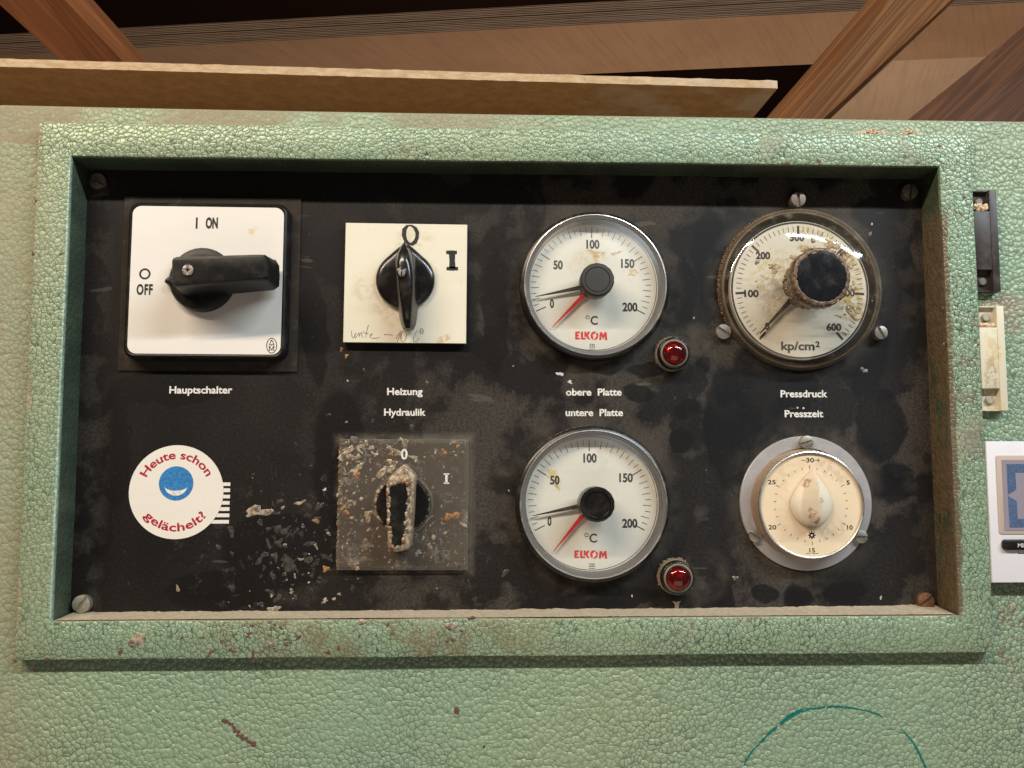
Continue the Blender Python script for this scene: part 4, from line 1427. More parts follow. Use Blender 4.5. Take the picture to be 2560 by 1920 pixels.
def gauge(name, label, bez_px, bez_r, zfn, dc, tick_r, a0, a1, blk, red, knob_px, knob_h, nums, deg, elk, n232, knob_style):
    u0, v0 = at(*bez_px, .0095)
    g = thing(name, label, 'gauge', u0, v0, group='temperature gauges')
    mb = MB(u0, v0)
    mb.lathe(u0, v0, [(bez_r + .0022, 0), (bez_r + .0022, .0052), (bez_r + .0018, .0068), (bez_r + .0006, .0078), (bez_r - .0004, .0080)], 96, cap1=False)
    mb.build('black_body', M['gaugeblack'], g)
    mb = MB(u0, v0)
    mb.lathe(u0, v0, [(bez_r, .0070), (bez_r, .0092), (bez_r - .0002, .0097), (bez_r - .0006, .0098), (bez_r - .0009, .0095)], 96, cap1=False)
    mb.build('silver_bezel', M['silver'], g)
    mb = MB(u0, v0)
    mb.lathe(u0, v0, [(bez_r - .0009, .0094), (bez_r - .0023, .0090), (bez_r - .0026, .0084), (bez_r - .0033, .0026)], 96, cap1=False)
    mb.build('grey_inner_ring', M['innerring'], g)
    H0 = .0022
    duc, dvc = zfn(*dc, H0)
    mb = MB(u0, v0)
    mb.lathe(u0, v0, [(bez_r - .0008, H0 - .0005), (bez_r - .0009, H0)], 96)
    face = mb.build('dial_face', M['dial'], g)
    z2 = lambda x, y: zfn(x, y, H0)
    mb = MB(u0, v0)
    HP = H0 + .00012
    for i in range(41):
        a = R(90 - (a0 + (a1 - a0) * i / 40))
        big = i % 10 == 0
        mid = i % 2 == 0
        r1 = tick_r
        r0 = tick_r - (.0058 if big else .0044 if mid else .0029)
        w = .00046 if big else .00026
        mb.seg((duc + r0 * math.cos(a), dvc + r0 * math.sin(a)), (duc + r1 * math.cos(a), dvc + r1 * math.sin(a)), w, H0, .00012)
    mb.flat('scale_ticks', M['ink'], face)
    for s, x0, x1, yb, yt in nums:
        mb = MB(u0, v0)
        a, b = z2(x0, yb), z2(x1, yt)
        text(mb, s, a[0], b[0], a[1], b[1] - a[1], HP, .034)
        mb.flat('numeral', M['ink'], face)
    mb = MB(u0, v0)
    (ox, oy), (c0x, c1x, cyb, cyt) = deg
    u, v = z2(ox, oy)
    mb.ribbon(circ(u, v, .0009, 24), .00030, H0, True, .00012)
    a, b = z2(c0x, cyb), z2(c1x, cyt)
    text(mb, 'C', a[0], b[0], a[1], b[1] - a[1], HP, .018)
    mb.flat('lettering', M['ink'], face)
    mb = MB(u0, v0)
    x0, x1, yb, yt = n232
    a, b = z2(x0, yb), z2(x1, yt)
    text(mb, '232', a[0], b[0], a[1], b[1] - a[1], HP, .01)
    mb.seg(z2(x0 - 2, yb + 14), z2(x1 + 2, yb + 14), .00025, H0, .00012)
    mb.flat('lettering', M['ink'], face)
    mb = MB(u0, v0)
    elkom(mb, z2, *elk, HP)
    mb.flat('red_logo', M['red'], face)
    mb = MB(u0, v0)
    mb.ribbon(circ(duc * .3 + u0 * .7, dvc * .3 + v0 * .7, bez_r - .0037, 90), .00028, H0, True, .00012)
    mb.flat('rim_line', M['ink'], face)
    ku, kv = at(*knob_px, knob_h)
    for nm, tip, mt, hh in (('black_needle', blk, 'ink', .0048), ('red_needle', red, 'redneedle', .0040)):
        t = zfn(*tip, hh)
        dx, dy = t[0] - ku, t[1] - kv
        l = math.hypot(dx, dy)
        nx, ny = -dy / l * .0014, dx / l * .0014
        s = .12
        bx, by = ku + dx * s, kv + dy * s
        mb = MB(u0, v0)
        mb.prism([(bx - nx, by - ny), (t[0] - nx * .12, t[1] - ny * .12), (t[0] + nx * .12, t[1] + ny * .12), (bx + nx, by + ny)], [(0, hh - .0004), (0, hh)], cap0=True)
        ob = mb.build(nm, M[mt], g)
    mb = MB(u0, v0)
    mb.lathe(u0, v0, [(bez_r - .0023, .0086), (bez_r - .0026, .0088)], 96)
    mb.build('cover_glass', M['cover'], g)
    # knob through the glass
    def kn(a, r, h):
        return 1 + (.018 * (abs(math.sin(7 * a)) ** .6) - .01 if r > .0079 else 0)
    R_ = .0088
    if knob_style == 0:
        mb = MB(u0, v0)
        mb.lathe(ku, kv, [(R_ * .98, .0088), (R_ * .98, knob_h - .0046)], 84, kn)
        mb.build('knob_skirt', M['gaugeblack'], g, 25)
        mb = MB(u0, v0)
        mb.lathe(ku, kv, [(R_, knob_h - .0048), (R_, knob_h - .0010), (R_ - .0008, knob_h), (R_ * .76, knob_h + .0001), (R_ * .73, knob_h - .0004), (R_ * .70, knob_h - .0001), (R_ * .2, knob_h)], 84, kn)
        mb.build('knob_cap', plastic('worn_dark_grey_cap', (.035, .034, .032), .55, .35, (.10, .08, .06), 120), g, 25)
    else:
        mb = MB(u0, v0)
        mb.lathe(ku, kv, [(R_ * 1.02, .0088), (R_ * 1.02, knob_h - .0062)], 84, kn)
        mb.build('knob_skirt', M['greyskirt'], g, 25, label='smoky clear ribbed skirt of the knob')
        for i in range(14):
            a = 2 * PI * i / 14
            c, s = math.cos(a), math.sin(a)
            mb_ = None
        mb = MB(u0, v0)
        mb.lathe(ku, kv, [(R_ * .96, .0089), (R_ * .96, knob_h - .0064), (R_, knob_h - .0064), (R_, knob_h - .0012), (R_ - .0009, knob_h), (R_ * .76, knob_h + .0001), (R_ * .72, knob_h - .0006), (R_ * .3, knob_h - .0004)], 84, kn)
        mb.build('knob_cap', M['blackgloss'], g, 25)
    # crumbs of dust caught on the rim
    rd = random.Random(int(bez_px[1]))
    mb = MB(u0, v0)
    for k in range(320):
        a = rd.gauss(R(105), R(38))
        r_ = bez_r + .0019 + rd.uniform(-.0002, .0004)
        mb.blob(u0 + r_ * math.cos(a), v0 + r_ * math.sin(a), rd.uniform(-.0001, .0016), rd.uniform(.00012, .00034), rd.uniform(.0002, .0005), k, 1.2, a, 6, .4)
    mb.build('dust_crumbs', M['dusty'], g, 70, kind='stuff')
    return g


M['redneedle'] = plastic('red_needle_paint', (.62, .02, .03), .35)
gauge('temperature_gauge', 'upper round temperature gauge above the words obere Platte with matt grey capped knob', (1489, 710.8), .0379, Z_G1, (752, 819), .0324, -114.4, 116.8,
      (272, 903), (418, 1165), (1493.8, 698.5), .0195,
      (('100', 712, 824, 490, 414), ('50', 427, 507, 668, 592), ('150', 1012, 1126, 656, 580), ('0', 397, 431, 1002, 926), ('200', 1024, 1152, 1032, 956)),
      ((722, 1083), (748, 810, 1147, 1072)), (614, 892, 1278, 1205), (738, 785, 1342, 1312), 0)
gauge('temperature_gauge', 'lower round temperature gauge below the words untere Platte with glossy black knob on clear skirt', (1484.6, 1260), .0384, Z_G2, (740, 742), .0324, -117.1, 117.1,
      (245, 863), (428, 1168), (1493.8, 1261.4), .0223,
      (('100', 686, 800, 402, 324), ('50', 398, 480, 592, 516), ('150', 996, 1112, 572, 495), ('0', 376, 410, 948, 870), ('200', 1022, 1152, 966, 888)),
      ((713, 1028), (738, 803, 1093, 1016)), (606, 891, 1231, 1160), (735, 784, 1302, 1272), 1)

# ------------------------------------------------------------------ pressure gauge
U, V = .1555, .0539
pg = thing('pressure_gauge', 'big round pressure gauge in yellowed clear dome with large glue-crusted black knob', 'gauge', U, V)
RP = .0438
HD = .0055
mb = MB(U, V)
mb.lathe(U, V, [(RP - .0012, 0), (RP - .0012, .0035), (RP - .0022, .0042)], 110, cap1=False)
mb.build('brown_base_ring', plastic('brown_ring', (.13, .085, .05), .5, .5, (.28, .2, .12), 120), pg)
zf = lambda x, y: Z_PR(x, y, HD)
du, dv = zf(795, 945)
mb = MB(U, V)
mb.lathe(du, dv, [(.0376, .001), (.0376, HD - .0001), (.0375, HD)], 110)
pface = mb.build('dial_face', M['pdial'], pg)
mb = MB(U, V)
mb.ribbon(circ(du, dv, .0368, 110), .0010, HD, True, .00012)
for i in range(61):
    a = R(90 - (-140 + 280 * i / 60))
    big = i % 10 == 0
    r1, r0 = (.0350, .0300) if big else (.0346, .0318)
    mb.seg((du + r0 * math.cos(a), dv + r0 * math.sin(a)), (du + r1 * math.cos(a), dv + r1 * math.sin(a)), .0012 if big else .00028, HD, .00012)
mb.flat('scale_ticks', M['inkfaint'], pface)
for s, x0, x1, yb, yt in (('300', 712, 830, 540, 480), ('200', 430, 548, 690, 630), ('100', 334, 452, 1005, 945), ('0', 505, 540, 1277, 1217), ('600', 1016, 1138, 1284, 1224), ('400', 1060, 1178, 685, 625), ('500', 1130, 1250, 1000, 940)):
    mb = MB(U, V)
    a, b = zf(x0, yb), zf(x1, yt)
    text(mb, s, a[0], b[0], a[1], b[1] - a[1], HD + .00012, .04)
    mb.flat('numeral', M['inkfaint'], pface)
mb = MB(U, V)
a, b = zf(640, 1445), zf(916, 1375)
text(mb, 'kp/cm', a[0], b[0], a[1], b[1] - a[1], HD + .00012, .03)
a, b = zf(925, 1420), zf(960, 1372)
mb2 = MB(U, V)
text(mb2, '2', a[0], b[0], a[1], b[1] - a[1], HD + .00012, .03)
mb2.flat('lettering', M['ink'], pface)
mb.flat('lettering', M['ink'], pface)
mb = MB(U, V)
ku, kv = .1552, .0538
tip = Z_PR(466, 1305, .008)
dx, dy = tip[0] - ku, tip[1] - kv
l = math.hypot(dx, dy)
nx, ny = -dy / l * .0009, dx / l * .0009
mb.prism([(ku + dx * .2 - nx * 1.6, kv + dy * .2 - ny * 1.6), (tip[0] - nx * .3, tip[1] - ny * .3), (tip[0] + nx * .3, tip[1] + ny * .3), (ku + dx * .2 + nx * 1.6, kv + dy * .2 + ny * 1.6)], [(0, .0072), (0, .0080)], cap0=True)
mb.build('needle', flecks('stained_needle', (.10, .075, .055), (.035, .028, .024), .5), pg)
def dome_h(u, v):
    d = math.hypot(u - .1555, v - .0539)
    for (r1, h1), (r0, h0) in zip(prof[1:], prof[:-1]):
        if r1 <= d <= r0:
            return h0 + (h1 - h0) * (r0 - d) / (r0 - r1)
    return .0177


mb = MB(U, V)
prof = [(RP, .0008), (RP + .0001, .0035), (RP - .0003, .0055), (RP - .0010, .0075), (RP - .0022, .0093), (RP - .0038, .0106), (RP - .0056, .0116), (.035, .0126), (.031, .0139), (.027, .0150), (.022, .0161), (.017, .0169), (.012, .0175), (.009, .0177)]
mb.lathe(U, V, prof, 120, cap1=False)
mb.build('clear_dome', M['dome'], pg, 80)
# crusted knob: neck, flared knurled head
mb = MB(U, V)
HK = .0359
rdk = random.Random(4)


def crusty(a, r, h):
    return 1.05 + .028 * abs(math.sin(13 * a)) + .05 * pnoise(Vector((math.cos(a) * 3, math.sin(a) * 3, h * 180)))


mb.lathe(ku, kv, [(.0125, .0160), (.0118, .0178), (.0116, .021), (.0122, .0245), (.0136, .0262), (.0142, .0275), (.0144, .0310), (.0143, .0340), (.0138, .0355), (.0130, .0362), (.0121, .0360), (.0119, .0345)], 130, crusty, cap1=False)
mb.build('knob_body', M['crust'], pg, 60, label='brown glue-crusted side of the big knob')
mb = MB(U, V)
mb.lathe(ku, kv, [(.0130, HK - .0012), (.0127, HK + .0001), (.0112, HK + .0003), (.006, HK + .0002), (.002, HK + .0001)], 60, lambda a, r, h: 1 + .02 * math.sin(5 * a + 1) * (r > .01))
mb.build('knob_face', M['capblue'] if 'capblue' in M else plastic('blue_black_glossy_cap', (.009, .010, .012), .22, .28, (.055, .05, .045), 130), pg, 60)
rd = random.Random(77)
mb = MB(U, V)
for k in range(150):
    a = rd.uniform(0, 2 * PI)
    r_ = .0134 + rd.uniform(-.0009, .0010)
    mb.blob(ku + r_ * math.cos(a), kv + r_ * math.sin(a), HK - .0004, rd.uniform(.0002, .0006), rd.uniform(.0002, .0005), k, 2.0, a + PI / 2, 9, .5)
for k in range(60):   # runs on the neck and on the needle side of the dome
    a = R(rd.uniform(130, 260))
    r_ = .0124 + rd.uniform(-.0003, .0012)
    mb.blob(ku + r_ * math.cos(a), kv + r_ * math.sin(a), rd.uniform(.017, .024), rd.uniform(.0003, .0008), .0008, k + 300, 1.3, a, 8, .4)
mb.build('knob_crust', M['crustbeige'], pg, 70, kind='stuff')
mb = MB(U, V)
mb2 = MB(U, V)
for (x, y, r, asp, rot) in ((1060, 565, .0042, 1.7, -.6), (1165, 690, .0030, .8, -.5), (1218, 758, .0016, 1.3, 0), (1240, 890, .0018, .6, 0), (1262, 930, .0024, .6, .1), (1230, 1080, .0024, .9, .3), (1195, 1095, .002, 1, 0),
                            (1257, 1180, .0024, 1.3, .1), (1185, 1308, .0013, 1.2, 0), (870, 602, .0028, 1.9, .1), (905, 535, .0018, 1.4, 0), (560, 740, .0024, 1.5, -.2), (440, 715, .0024, .7, -.3), (600, 770, .0026, 1.8, .5),
                            (1135, 1170, .0009, 1, 0), (1108, 1155, .0012, 1.6, 0), (620, 1015, .0018, .8, .5), (740, 670, .0020, 1.8, .4), (1215, 1140, .0016, 1, 0), (1175, 1040, .001, 1, 0)):
    u, v = Z_PR(x, y, .0145)
    hh = dome_h(u, v)
    u, v = Z_PR(x, y, hh)
    (mb if rd.random() < .75 else mb2).blob(u, v, hh - .0002, r * .62, .0004, x, asp, rot, 17, .55, 2)
for k in range(150):
    x, y = rd.gauss(1190, 60), rd.uniform(620, 1200)
    if rd.random() < .3:
        x, y = rd.gauss(560, 70), rd.gauss(800, 80)
    u, v = Z_PR(x, y, .0142)
    (mb if rd.random() < .7 else mb2).blob(u, v, dome_h(u, v) - .0001, .00012 + .0006 * rd.random() ** 3, .0002, k, rd.uniform(1, 2), rd.uniform(0, 3), 7, .4)
mb.build('amber_glue_specks', flecks('amber_specks', (.50, .38, .20), (.26, .17, .08), .4), pg, 70, kind='stuff')
mb2.build('pale_glue_specks', M['glue'], pg, 70, kind='stuff')
# brown dust clinging to the left of the dome rim
mb = MB(U, V)
for k in range(800):
    a = R(rd.gauss(152, 26))
    r_ = RP + rd.uniform(-.0004, .0010) * (1 - abs(a - R(152)) / 2.2)
    mb.blob(U + r_ * math.cos(a), V + r_ * math.sin(a), rd.uniform(0, .003), rd.uniform(.00012, .0004), rd.uniform(.0002, .0006), k, 1.2, a, 6, .4)
mb.build('rim_dust', plastic('brown_rim_dust', (.27, .16, .09), .9, .5, (.15, .09, .05), 200, .2), pg, 70, kind='stuff')
for (x, y, r, hh, ang, mt) in ((785, 190, .0040, .0065, R(92), 'screwdark2'), (165, 1290, .0040, .0035, R(-35), 'screw'), (1472, 1298, .0036, .0050, R(-62), 'screw')):
    u, v = Z_PR(x, y, hh)
    mb = MB(U, V)
    screw_head(mb, u, v, r, 0, hh, ang, .22)
    mb.build('screw', M.get(mt, M['screw']) if mt != 'screwdark2' else metal('bronze_toned_screw', (.24, .19, .16), .45, .4, (.15, .10, .07), metallic=.5), pg)

# ------------------------------------------------------------------ red indicator lamps
for (px, py, lpx, lpy, hh, r0, lab, bump_) in ((1676, 884, 1686, 882.5, .0085, .0090, 'red indicator lamp under the upper temperature gauge, low black collar', 0), (1687.5, 1436, 1696, 1445.5, .0105, .0092, 'red indicator lamp under the lower temperature gauge, sandy dust-caked collar', 1)):
    U, V = at(px, py, .001)
    il = thing('indicator_lamp', lab, 'indicator lamp', U, V, group='red indicator lamps')
    lu, lv = at(lpx, lpy, hh)
    mb = MB(U, V)
    mb.lathe(lu, lv, [(r0, 0), (r0, hh * .45), (r0 - .0003, hh * .55)], 64, lambda a, r, h: 1 + .012 * pnoise(Vector((math.cos(a) * 6, math.sin(a) * 6, h * 300))))
    mb.build('dusty_collar', M['dusty'], il, 60)
    mb = MB(U, V)
    mb.lathe(lu, lv, [(r0 * .95, hh * .5), (r0 * .96, hh - .0014), (r0 * .92, hh - .0004), (r0 * .87, hh), (r0 * .82, hh - .0001)], 64, cap1=False)
    mb.build('black_collar', M['blackgloss'], il, 60)
    mb = MB(U, V)
    mb.lathe(lu, lv, [(r0 * .83, hh - .0003), (r0 * .76, hh + .0002), (r0 * .71, hh + .0003), (r0 * .70, hh - .0004)], 64, cap1=False)
    mb.build('dust_ring', metal('dusty_metal_ring', (.22, .19, .16), .6, .7, (.17, .13, .09), metallic=.3), il, 60)
    mb = MB(U, V)
    rl = r0 * .70
    mb.lathe(lu, lv, [(rl, hh - .0004)] + [(rl * math.cos(R(t)), hh + .0042 * math.sin(R(t))) for t in range(8, 89, 8)], 64)
    mb.build('red_lens', M['lens'], il, 80)
    mb = MB(U, V)
    mb.lathe(lu, lv, [(rl * .98, hh - .0016), (rl * .55, hh - .0014), (rl * .42, hh - .0004), (rl * .36, hh + .0001), (rl * .1, hh - .0003)], 48)
    mb.build('lamp_core', M['lenscore'], il, 60)
    rd = random.Random(int(py))
    mb = MB(U, V)
    for k in range(90):
        a = R(rd.gauss(110, 45))
        r_ = r0 + rd.uniform(-.0004, .0005)
        mb.blob(lu + r_ * math.cos(a), lv + r_ * math.sin(a), rd.uniform(.0, hh * .5), rd.uniform(.0002, .0005), rd.uniform(.0003, .0007), k, 1.2, a, 6, .4)
    mb.build('dust_crumbs', M['dusty'], il, 70, kind='stuff')

# ------------------------------------------------------------------ mechanical timer
U, V = .156, -.0606
tm = thing('press_timer', 'round thirty minute timer with ivory dial and teardrop knob on aluminium flange', 'timer', U, V)
mb = MB(U, V)
mb.lathe(U, V, [(.0354, 0), (.0354, .0014), (.0350, .0018), (.0290, .0018), (.0285, .0010)], 110, cap1=True)
mb.build('aluminium_flange', M['alu'], tm)
TC = Z_TM(846, 782, .0112)
mb = MB(U, V)
mb.lathe(TC[0], TC[1], [(.0292, .0016), (.0286, .0070), (.0280, .0095)], 110, cap1=False)
mb.build('brown_body', plastic('tarnished_brown_body', (.32, .22, .14), .5, .6, (.42, .33, .23), 130), tm)
mb = MB(U, V)
mb.lathe(TC[0], TC[1], [(.0280, .0092), (.0281, .0106), (.0277, .0113), (.0272, .0115), (.0267, .0112), (.0265, .0100)], 110, cap1=False)
mb.build('chrome_ring', M['chrome'], tm)
HF = .0100
mb = MB(U, V)
mb.lathe(TC[0], TC[1], [(.0267, HF - .0004), (.0267, HF)], 110)
tface = mb.build('ivory_dial', M['timer'], tm)
zf = lambda x, y: Z_TM(x, y, HF)
mb = MB(U, V)
tc = zf(838, 783)
for i in range(30):
    a = R(90 - 12 * i + .5)
    big = i % 5 == 0
    r1, r0_ = (.0208, .0187) if big else (.0196, .0184)
    if i == 15:
        r1, r0_ = (.0206, .0187)
    mb.seg((tc[0] + r0_ * math.cos(a), tc[1] + r0_ * math.sin(a)), (tc[0] + r1 * math.cos(a), tc[1] + r1 * math.sin(a)), .00024, HF, .00012)
mb.flat('scale_ticks', M['ink'], tface)
for s, x0, x1, yb, yt in (('30', 794, 866, 390, 350), ('5', 1165, 1196, 595, 556), ('10', 1172, 1222, 1010, 970), ('15', 824, 874, 1220, 1180), ('20', 446, 518, 1008, 968), ('25', 442, 512, 592, 553)):
    mb = MB(U, V)
    a, b = zf(x0, yb), zf(x1, yt)
    text(mb, s, a[0], b[0], a[1], b[1] - a[1], HF + .00012, .014)
    mb.flat('numeral', M['ink'], tface)
mb = MB(U, V)
mb.seg(zf(750, 371), zf(790, 371), .00026, HF, .00012)
mb.flat('print_dash', M['ink'], tface)
mb = MB(U, V)
for pl in (((872, 371), (915, 371)), ((900, 356), (916, 371)), ((916, 371), (900, 387))):
    mb.seg(zf(*pl[0]), zf(*pl[1]), .00026, HF, .00012)
mb.flat('print_arrow', M['ink'], tface)
mb = MB(U, V)
for pl in (((790, 1229), (828, 1231)), ((836, 1232), (844, 1232)), ((852, 1232), (908, 1230))):
    mb.seg(zf(*pl[0]), zf(*pl[1]), .00026 if pl[0][1] < 500 else .00020, HF, .00012)
mb.flat('print_marks', M['ink'], tface, kind='stuff')
mb = MB(U, V)
u, v = zf(846, 1062)
for i in range(8):
    a = i * PI / 4
    c, s = math.cos(a), math.sin(a)
    mb.add([(u + .0023 * c, v + .0023 * s, HF + .00012), (u + .0008 * c - .0006 * s, v + .0008 * s + .0006 * c, HF + .00012), (u + .0008 * c + .0006 * s, v + .0008 * s - .0006 * c, HF + .00012)], [(0, 1, 2)])
mb.ribbon(circ(u, v, .0008, 20), .0004, HF, True, .00012)
mb.flat('star_mark', M['ink'], tface)
# teardrop knob with a raised ridge
mb = MB(U, V)
nseg, nl = 60, 48
top_, bot_ = Z_TM(862, 458, .013), Z_TM(868, 985, .013)
L = top_[1] - bot_[1]
uc = Z_TM(856, 780, .013)[0]
rows = []
for j in range(nl + 1):
    t = j / nl
    v_ = bot_[1] + L * t
    # half width of the drop
    if t < .40:
        w = math.sqrt(max(0, 1 - ((.40 - t) / .40) ** 2))
    else:
        s_ = (t - .40) / .60
        w = (1 - s_ ** 1.75) * (1 - .12 * s_)
    w = w * .0111
    wr = .95 * min(1, w / .0107 + .0)
    uu = uc + (top_[0] - uc) * max(0, (t - .5) * 2)
    row = []
    for i in range(nseg + 1):
        q = -1 + 2 * i / nseg
        x = q * w
        e = math.sqrt(max(0, 1 - q * q))
        base = .0105 + .0065 * e * min(1, (w / .0107) ** .6)
        # ridge: a fin with a sharp edge, steeper on the left
        xr_ = x + .0004 * min(1, w / .006)
        kw = (.30 + .70 * w / .0107)
        rq = -xr_ / (.0062 * kw + 1e-5) if xr_ < 0 else xr_ / (.0030 * kw + 1e-5)
        fin = max(0, 1 - rq)
        fin *= .0075 * min(1, (w / .0107 + .25)) * min(1, t * 5) ** .6
        row.append((uu + x, v_, base + fin * min(1, e * 1.4)))
    rows.append(row)
n = nseg + 1
vs = [p for r_ in rows for p in r_]
fs = [(j * n + i, j * n + i + 1, (j + 1) * n + i + 1, (j + 1) * n + i) for j in range(nl) for i in range(nseg)]
mb.add(vs, fs)
mb.build('teardrop_knob', M['ivory'], tm, 32)
for (x, y, hh, ang, mt, r) in ((803, 205, .0050, R(18), 'screw', .0035), (328, 1068, .0042, R(-32), 'screw', .0033), (1308, 1078, .0042, R(-2), 'screw', .0033)):
    u, v = Z_TM(x, y, hh)
    mb = MB(U, V)
    screw_head(mb, u, v, r, .0012, hh, ang, .15)
    mb.build('screw', metal('dull_steel_screw', (.48, .45, .38), .42, .35, (.3, .2, .12)) if x == 803 else bpy.data.materials['dull_steel_screw'], tm)

# ------------------------------------------------------------------ sticker
U, V = Z_ST(866, 564)
st_ = thing('round_sticker', 'round white sticker reading Heute schon gelächelt? in dark red', 'sticker', U, V)
mb = MB(U, V)
RS = .0242
mb.lathe(U, V, [(RS, .0001), (RS, .00030)], 90)
mb.build('paper_disc', M['paper'], st_)
mb = MB(U, V)
HS = .00045
text_arc(mb, 'Heute schon', U, V, .0171, R(90.5), R(126), .0043, HS, .016)
text_arc(mb, 'gelächelt?', U, V, .0202, R(-90), R(106), .0043, HS, .016, False)
mb.flat('lettering', M['darkred'], st_)
mb = MB(U, V)
bu, bv_ = Z_ST(866, 492)
mb.poly(circ(bu, bv_, .0088, 56), HS)
mb.flat('blue_ball', M['blueink'], st_)
mb = MB(U, V)
sm = []
for k in range(21):
    a = R(-165 + 150 * k / 20)
    sm.append((bu + .0060 * math.cos(a), bv_ - .0006 + .0058 * math.sin(a)))
for k in range(21):
    a = R(-15 - 150 * k / 20)
    sm.append((bu + .0060 * math.cos(a), bv_ - .0006 - .0006 + .0026 * math.sin(a)))
mb.add([(x, y, HS + .0001) for x, y in sm], [(i, i + 1, 40 - i, 41 - i) for i in range(20)])
mb.flat('white_smile', M['whiteprint'], st_)

# older striped label peeping out beneath
us, vs_ = Z_ST(1230, 655)
sl = thing('striped_label', 'cream label stripes peeping out from under the right side of the round sticker', 'label', us, vs_)
for k, (ya, yb, xr) in enumerate(((485, 514, 1314), (534, 565, 1312), (587, 617, 1311), (639, 669, 1308), (690, 721, 1307), (742, 773, 1306), (796, 826, 1302))):
    mb = MB(us, vs_)
    a, b = Z_ST(1080, yb), Z_ST(xr, ya)
    mb.box(a[0], b[0], a[1], b[1], .00002, .00008)
    mb.build('stripe', M['paper'], sl)

# ------------------------------------------------------------------ things on the housing to the right
def holder(name, label, cat, corners, mat, hh, hat, pocket_mat, sw):
    """rectangular block with a screw pocket sunk at either end"""
    cu = sum(c[0] for c in corners) / 4
    cv = sum(c[1] for c in corners) / 4
    t = thing(name, label, cat, cu, cv, HH)
    x1 = (corners[1][0] + corners[2][0]) / 2
    x0 = OX + MR + .0002
    y1 = (corners[0][1] + corners[1][1]) / 2
    y0 = (corners[2][1] + corners[3][1]) / 2
    ph_ = .0115
    xe = x1 - .0040
    mb = MB(cu, cv)
    b = .0004
    z0, z1 = 0.0, hh
    # body in three blocks butted together, the end blocks notched by a pocket
    mb.box(x0, xe, y0 + ph_, y1 - ph_, z0, z1, b)
    mb.box(xe + .00002, x1, y0, y1, z0, z1 + .0001, b)
    mb.box(x0, xe, y1 - ph_ + .00002, y1 - .0006, z0, z1 * .30)
    mb.box(x0, xe, y0 + .0006, y0 + ph_ - .00002, z0, z1 * .30)
    mb.box(x0, xe, y1 - .0006, y1, z0, z1 * .72)
    mb.box(x0, xe, y0, y0 + .0006, z0, z1 * .72)
    mb.build('holder_body', mat, t)
    for yy in (y1 - ph_ / 2, y0 + ph_ / 2):
        mb = MB(cu, cv)
        mb.lathe(xe - .0038, yy, [(.0022, z1 * .3), (.0022, z1 * .3 + .0010), (.0017, z1 * .3 + .0015)], 24)
        mb.build('screw', sw, t)
    return t, (x0, xe, x1, y0, y1, ph_, z1, cu, cv)


c1 = [at(x, y, HH + .006) for x, y in ((2443, 478), (2489, 471), (2504, 724), (2450, 732))]
t1, q1 = holder('black_holder', 'dark brown-black plastic holder block right of the frame, above the cream one', 'holder', c1, M['bakelite'], .006, None, None, M['screwdark'])
c2 = [at(x, y, HH + .006) for x, y in ((2455, 766), (2508, 762), (2522, 1025), (2463, 1028))]
t2, q2 = holder('cream_holder', 'cream plastic holder block right of the frame, below the black one', 'holder', c2, M['cream2'], .006, None, None, M['screwpale'])
for t, q, hgt_ in ((t1, q1, .0030), (t2, q2, .0010)):
    x0, xe, x1, y0, y1, ph_, z1, cu, cv = q
    mb = MB(cu, cv)
    rd = random.Random(2)
    for k in range(34):
        mb.blob(rd.uniform(x0 + .001, xe - .001), y1 - ph_ + .0006 + rd.uniform(0, hgt_), z1 * rd.uniform(.55, .85), .0010, .0012, k, 1.3, 0, 8, .4)
    mb.build('sawdust_heap', M['sawdust'], t, 70, kind='stuff')

# digital timer, cut by the right edge of the picture
HT2 = HH + .0074
a, b = at(2468, 1103, HT2), at(2483, 1457, HT2)
x0, y1, y0 = OX + MR + .0002, a[1], b[1]
dt = thing('digital_timer', 'white digital kitchen timer with grey screen and black MIN button at the right edge', 'timer', x0 + .035, (y0 + y1) / 2, HH)
du_, dv_ = x0 + .035, (y0 + y1) / 2


class MBh(MB):
    pass


def dbox(name, x_0, x_1, y_0, y_1, h0, h1, mat, bev=0.0, rad=None, label=None):
    mb = MB(du_, dv_)
    if rad:
        mb.prism(rrect((x_0 + x_1) / 2, (y_0 + y_1) / 2, x_1 - x_0, y_1 - y_0, rad, 5), [(0, h0), (0, h1 - bev), (bev * .3, h1 - bev * .3), (bev, h1)])
    else:
        mb.box(x_0, x_1, y_0, y_1, h0, h1, bev)
    return mb.build(name, mat, dt, label=label)


TZ = HT2 - HH
dbox('black_shade_slab', x0 + .0004, x0 + .0696, y0 - .0005, y1 - .001, 0, TZ - .0035, M['blackmatt'])  # black slab juts out below to draw the shade under the timer
dbox('white_body', x0, x0 + .070, y0, y1, TZ - .0034, TZ, M['timerwhite'], .0006)
zz = Zm(2360, 1060, .30139)
zt = lambda x, y: zz(x, y, HT2)
a, b = zt(455, 915), zt(700, 258)
dbox('screen_rim', a[0], x0 + .062, a[1], b[1], TZ, TZ + .0005, M['lcdrim'], .0003, .0015)
a, b = zt(500, 882), zt(700, 298)
sy0, sy1 = a[1], b[1]
dbox('lcd_screen', a[0], x0 + .059, a[1], b[1], TZ + .0005, TZ + .0007, M['lcd'])
sg = [((520, 855), (530, 600), (545, 590), (590, 560 + 60), (590, 780), (560, 800)),
      ((520, 355), (590, 405), (592, 560), (548, 588), (522, 575))]
mb = MB(du_, dv_)
HLC = TZ + .0008
w_dig = .0135
xL, xR = zt(520, 500)[0], zt(520, 500)[0] + .0135
yT, yB = zt(520, 332)[1], zt(520, 858)[1]
yM = zt(520, 592)[1]
sw = zt(590, 500)[0] - xL


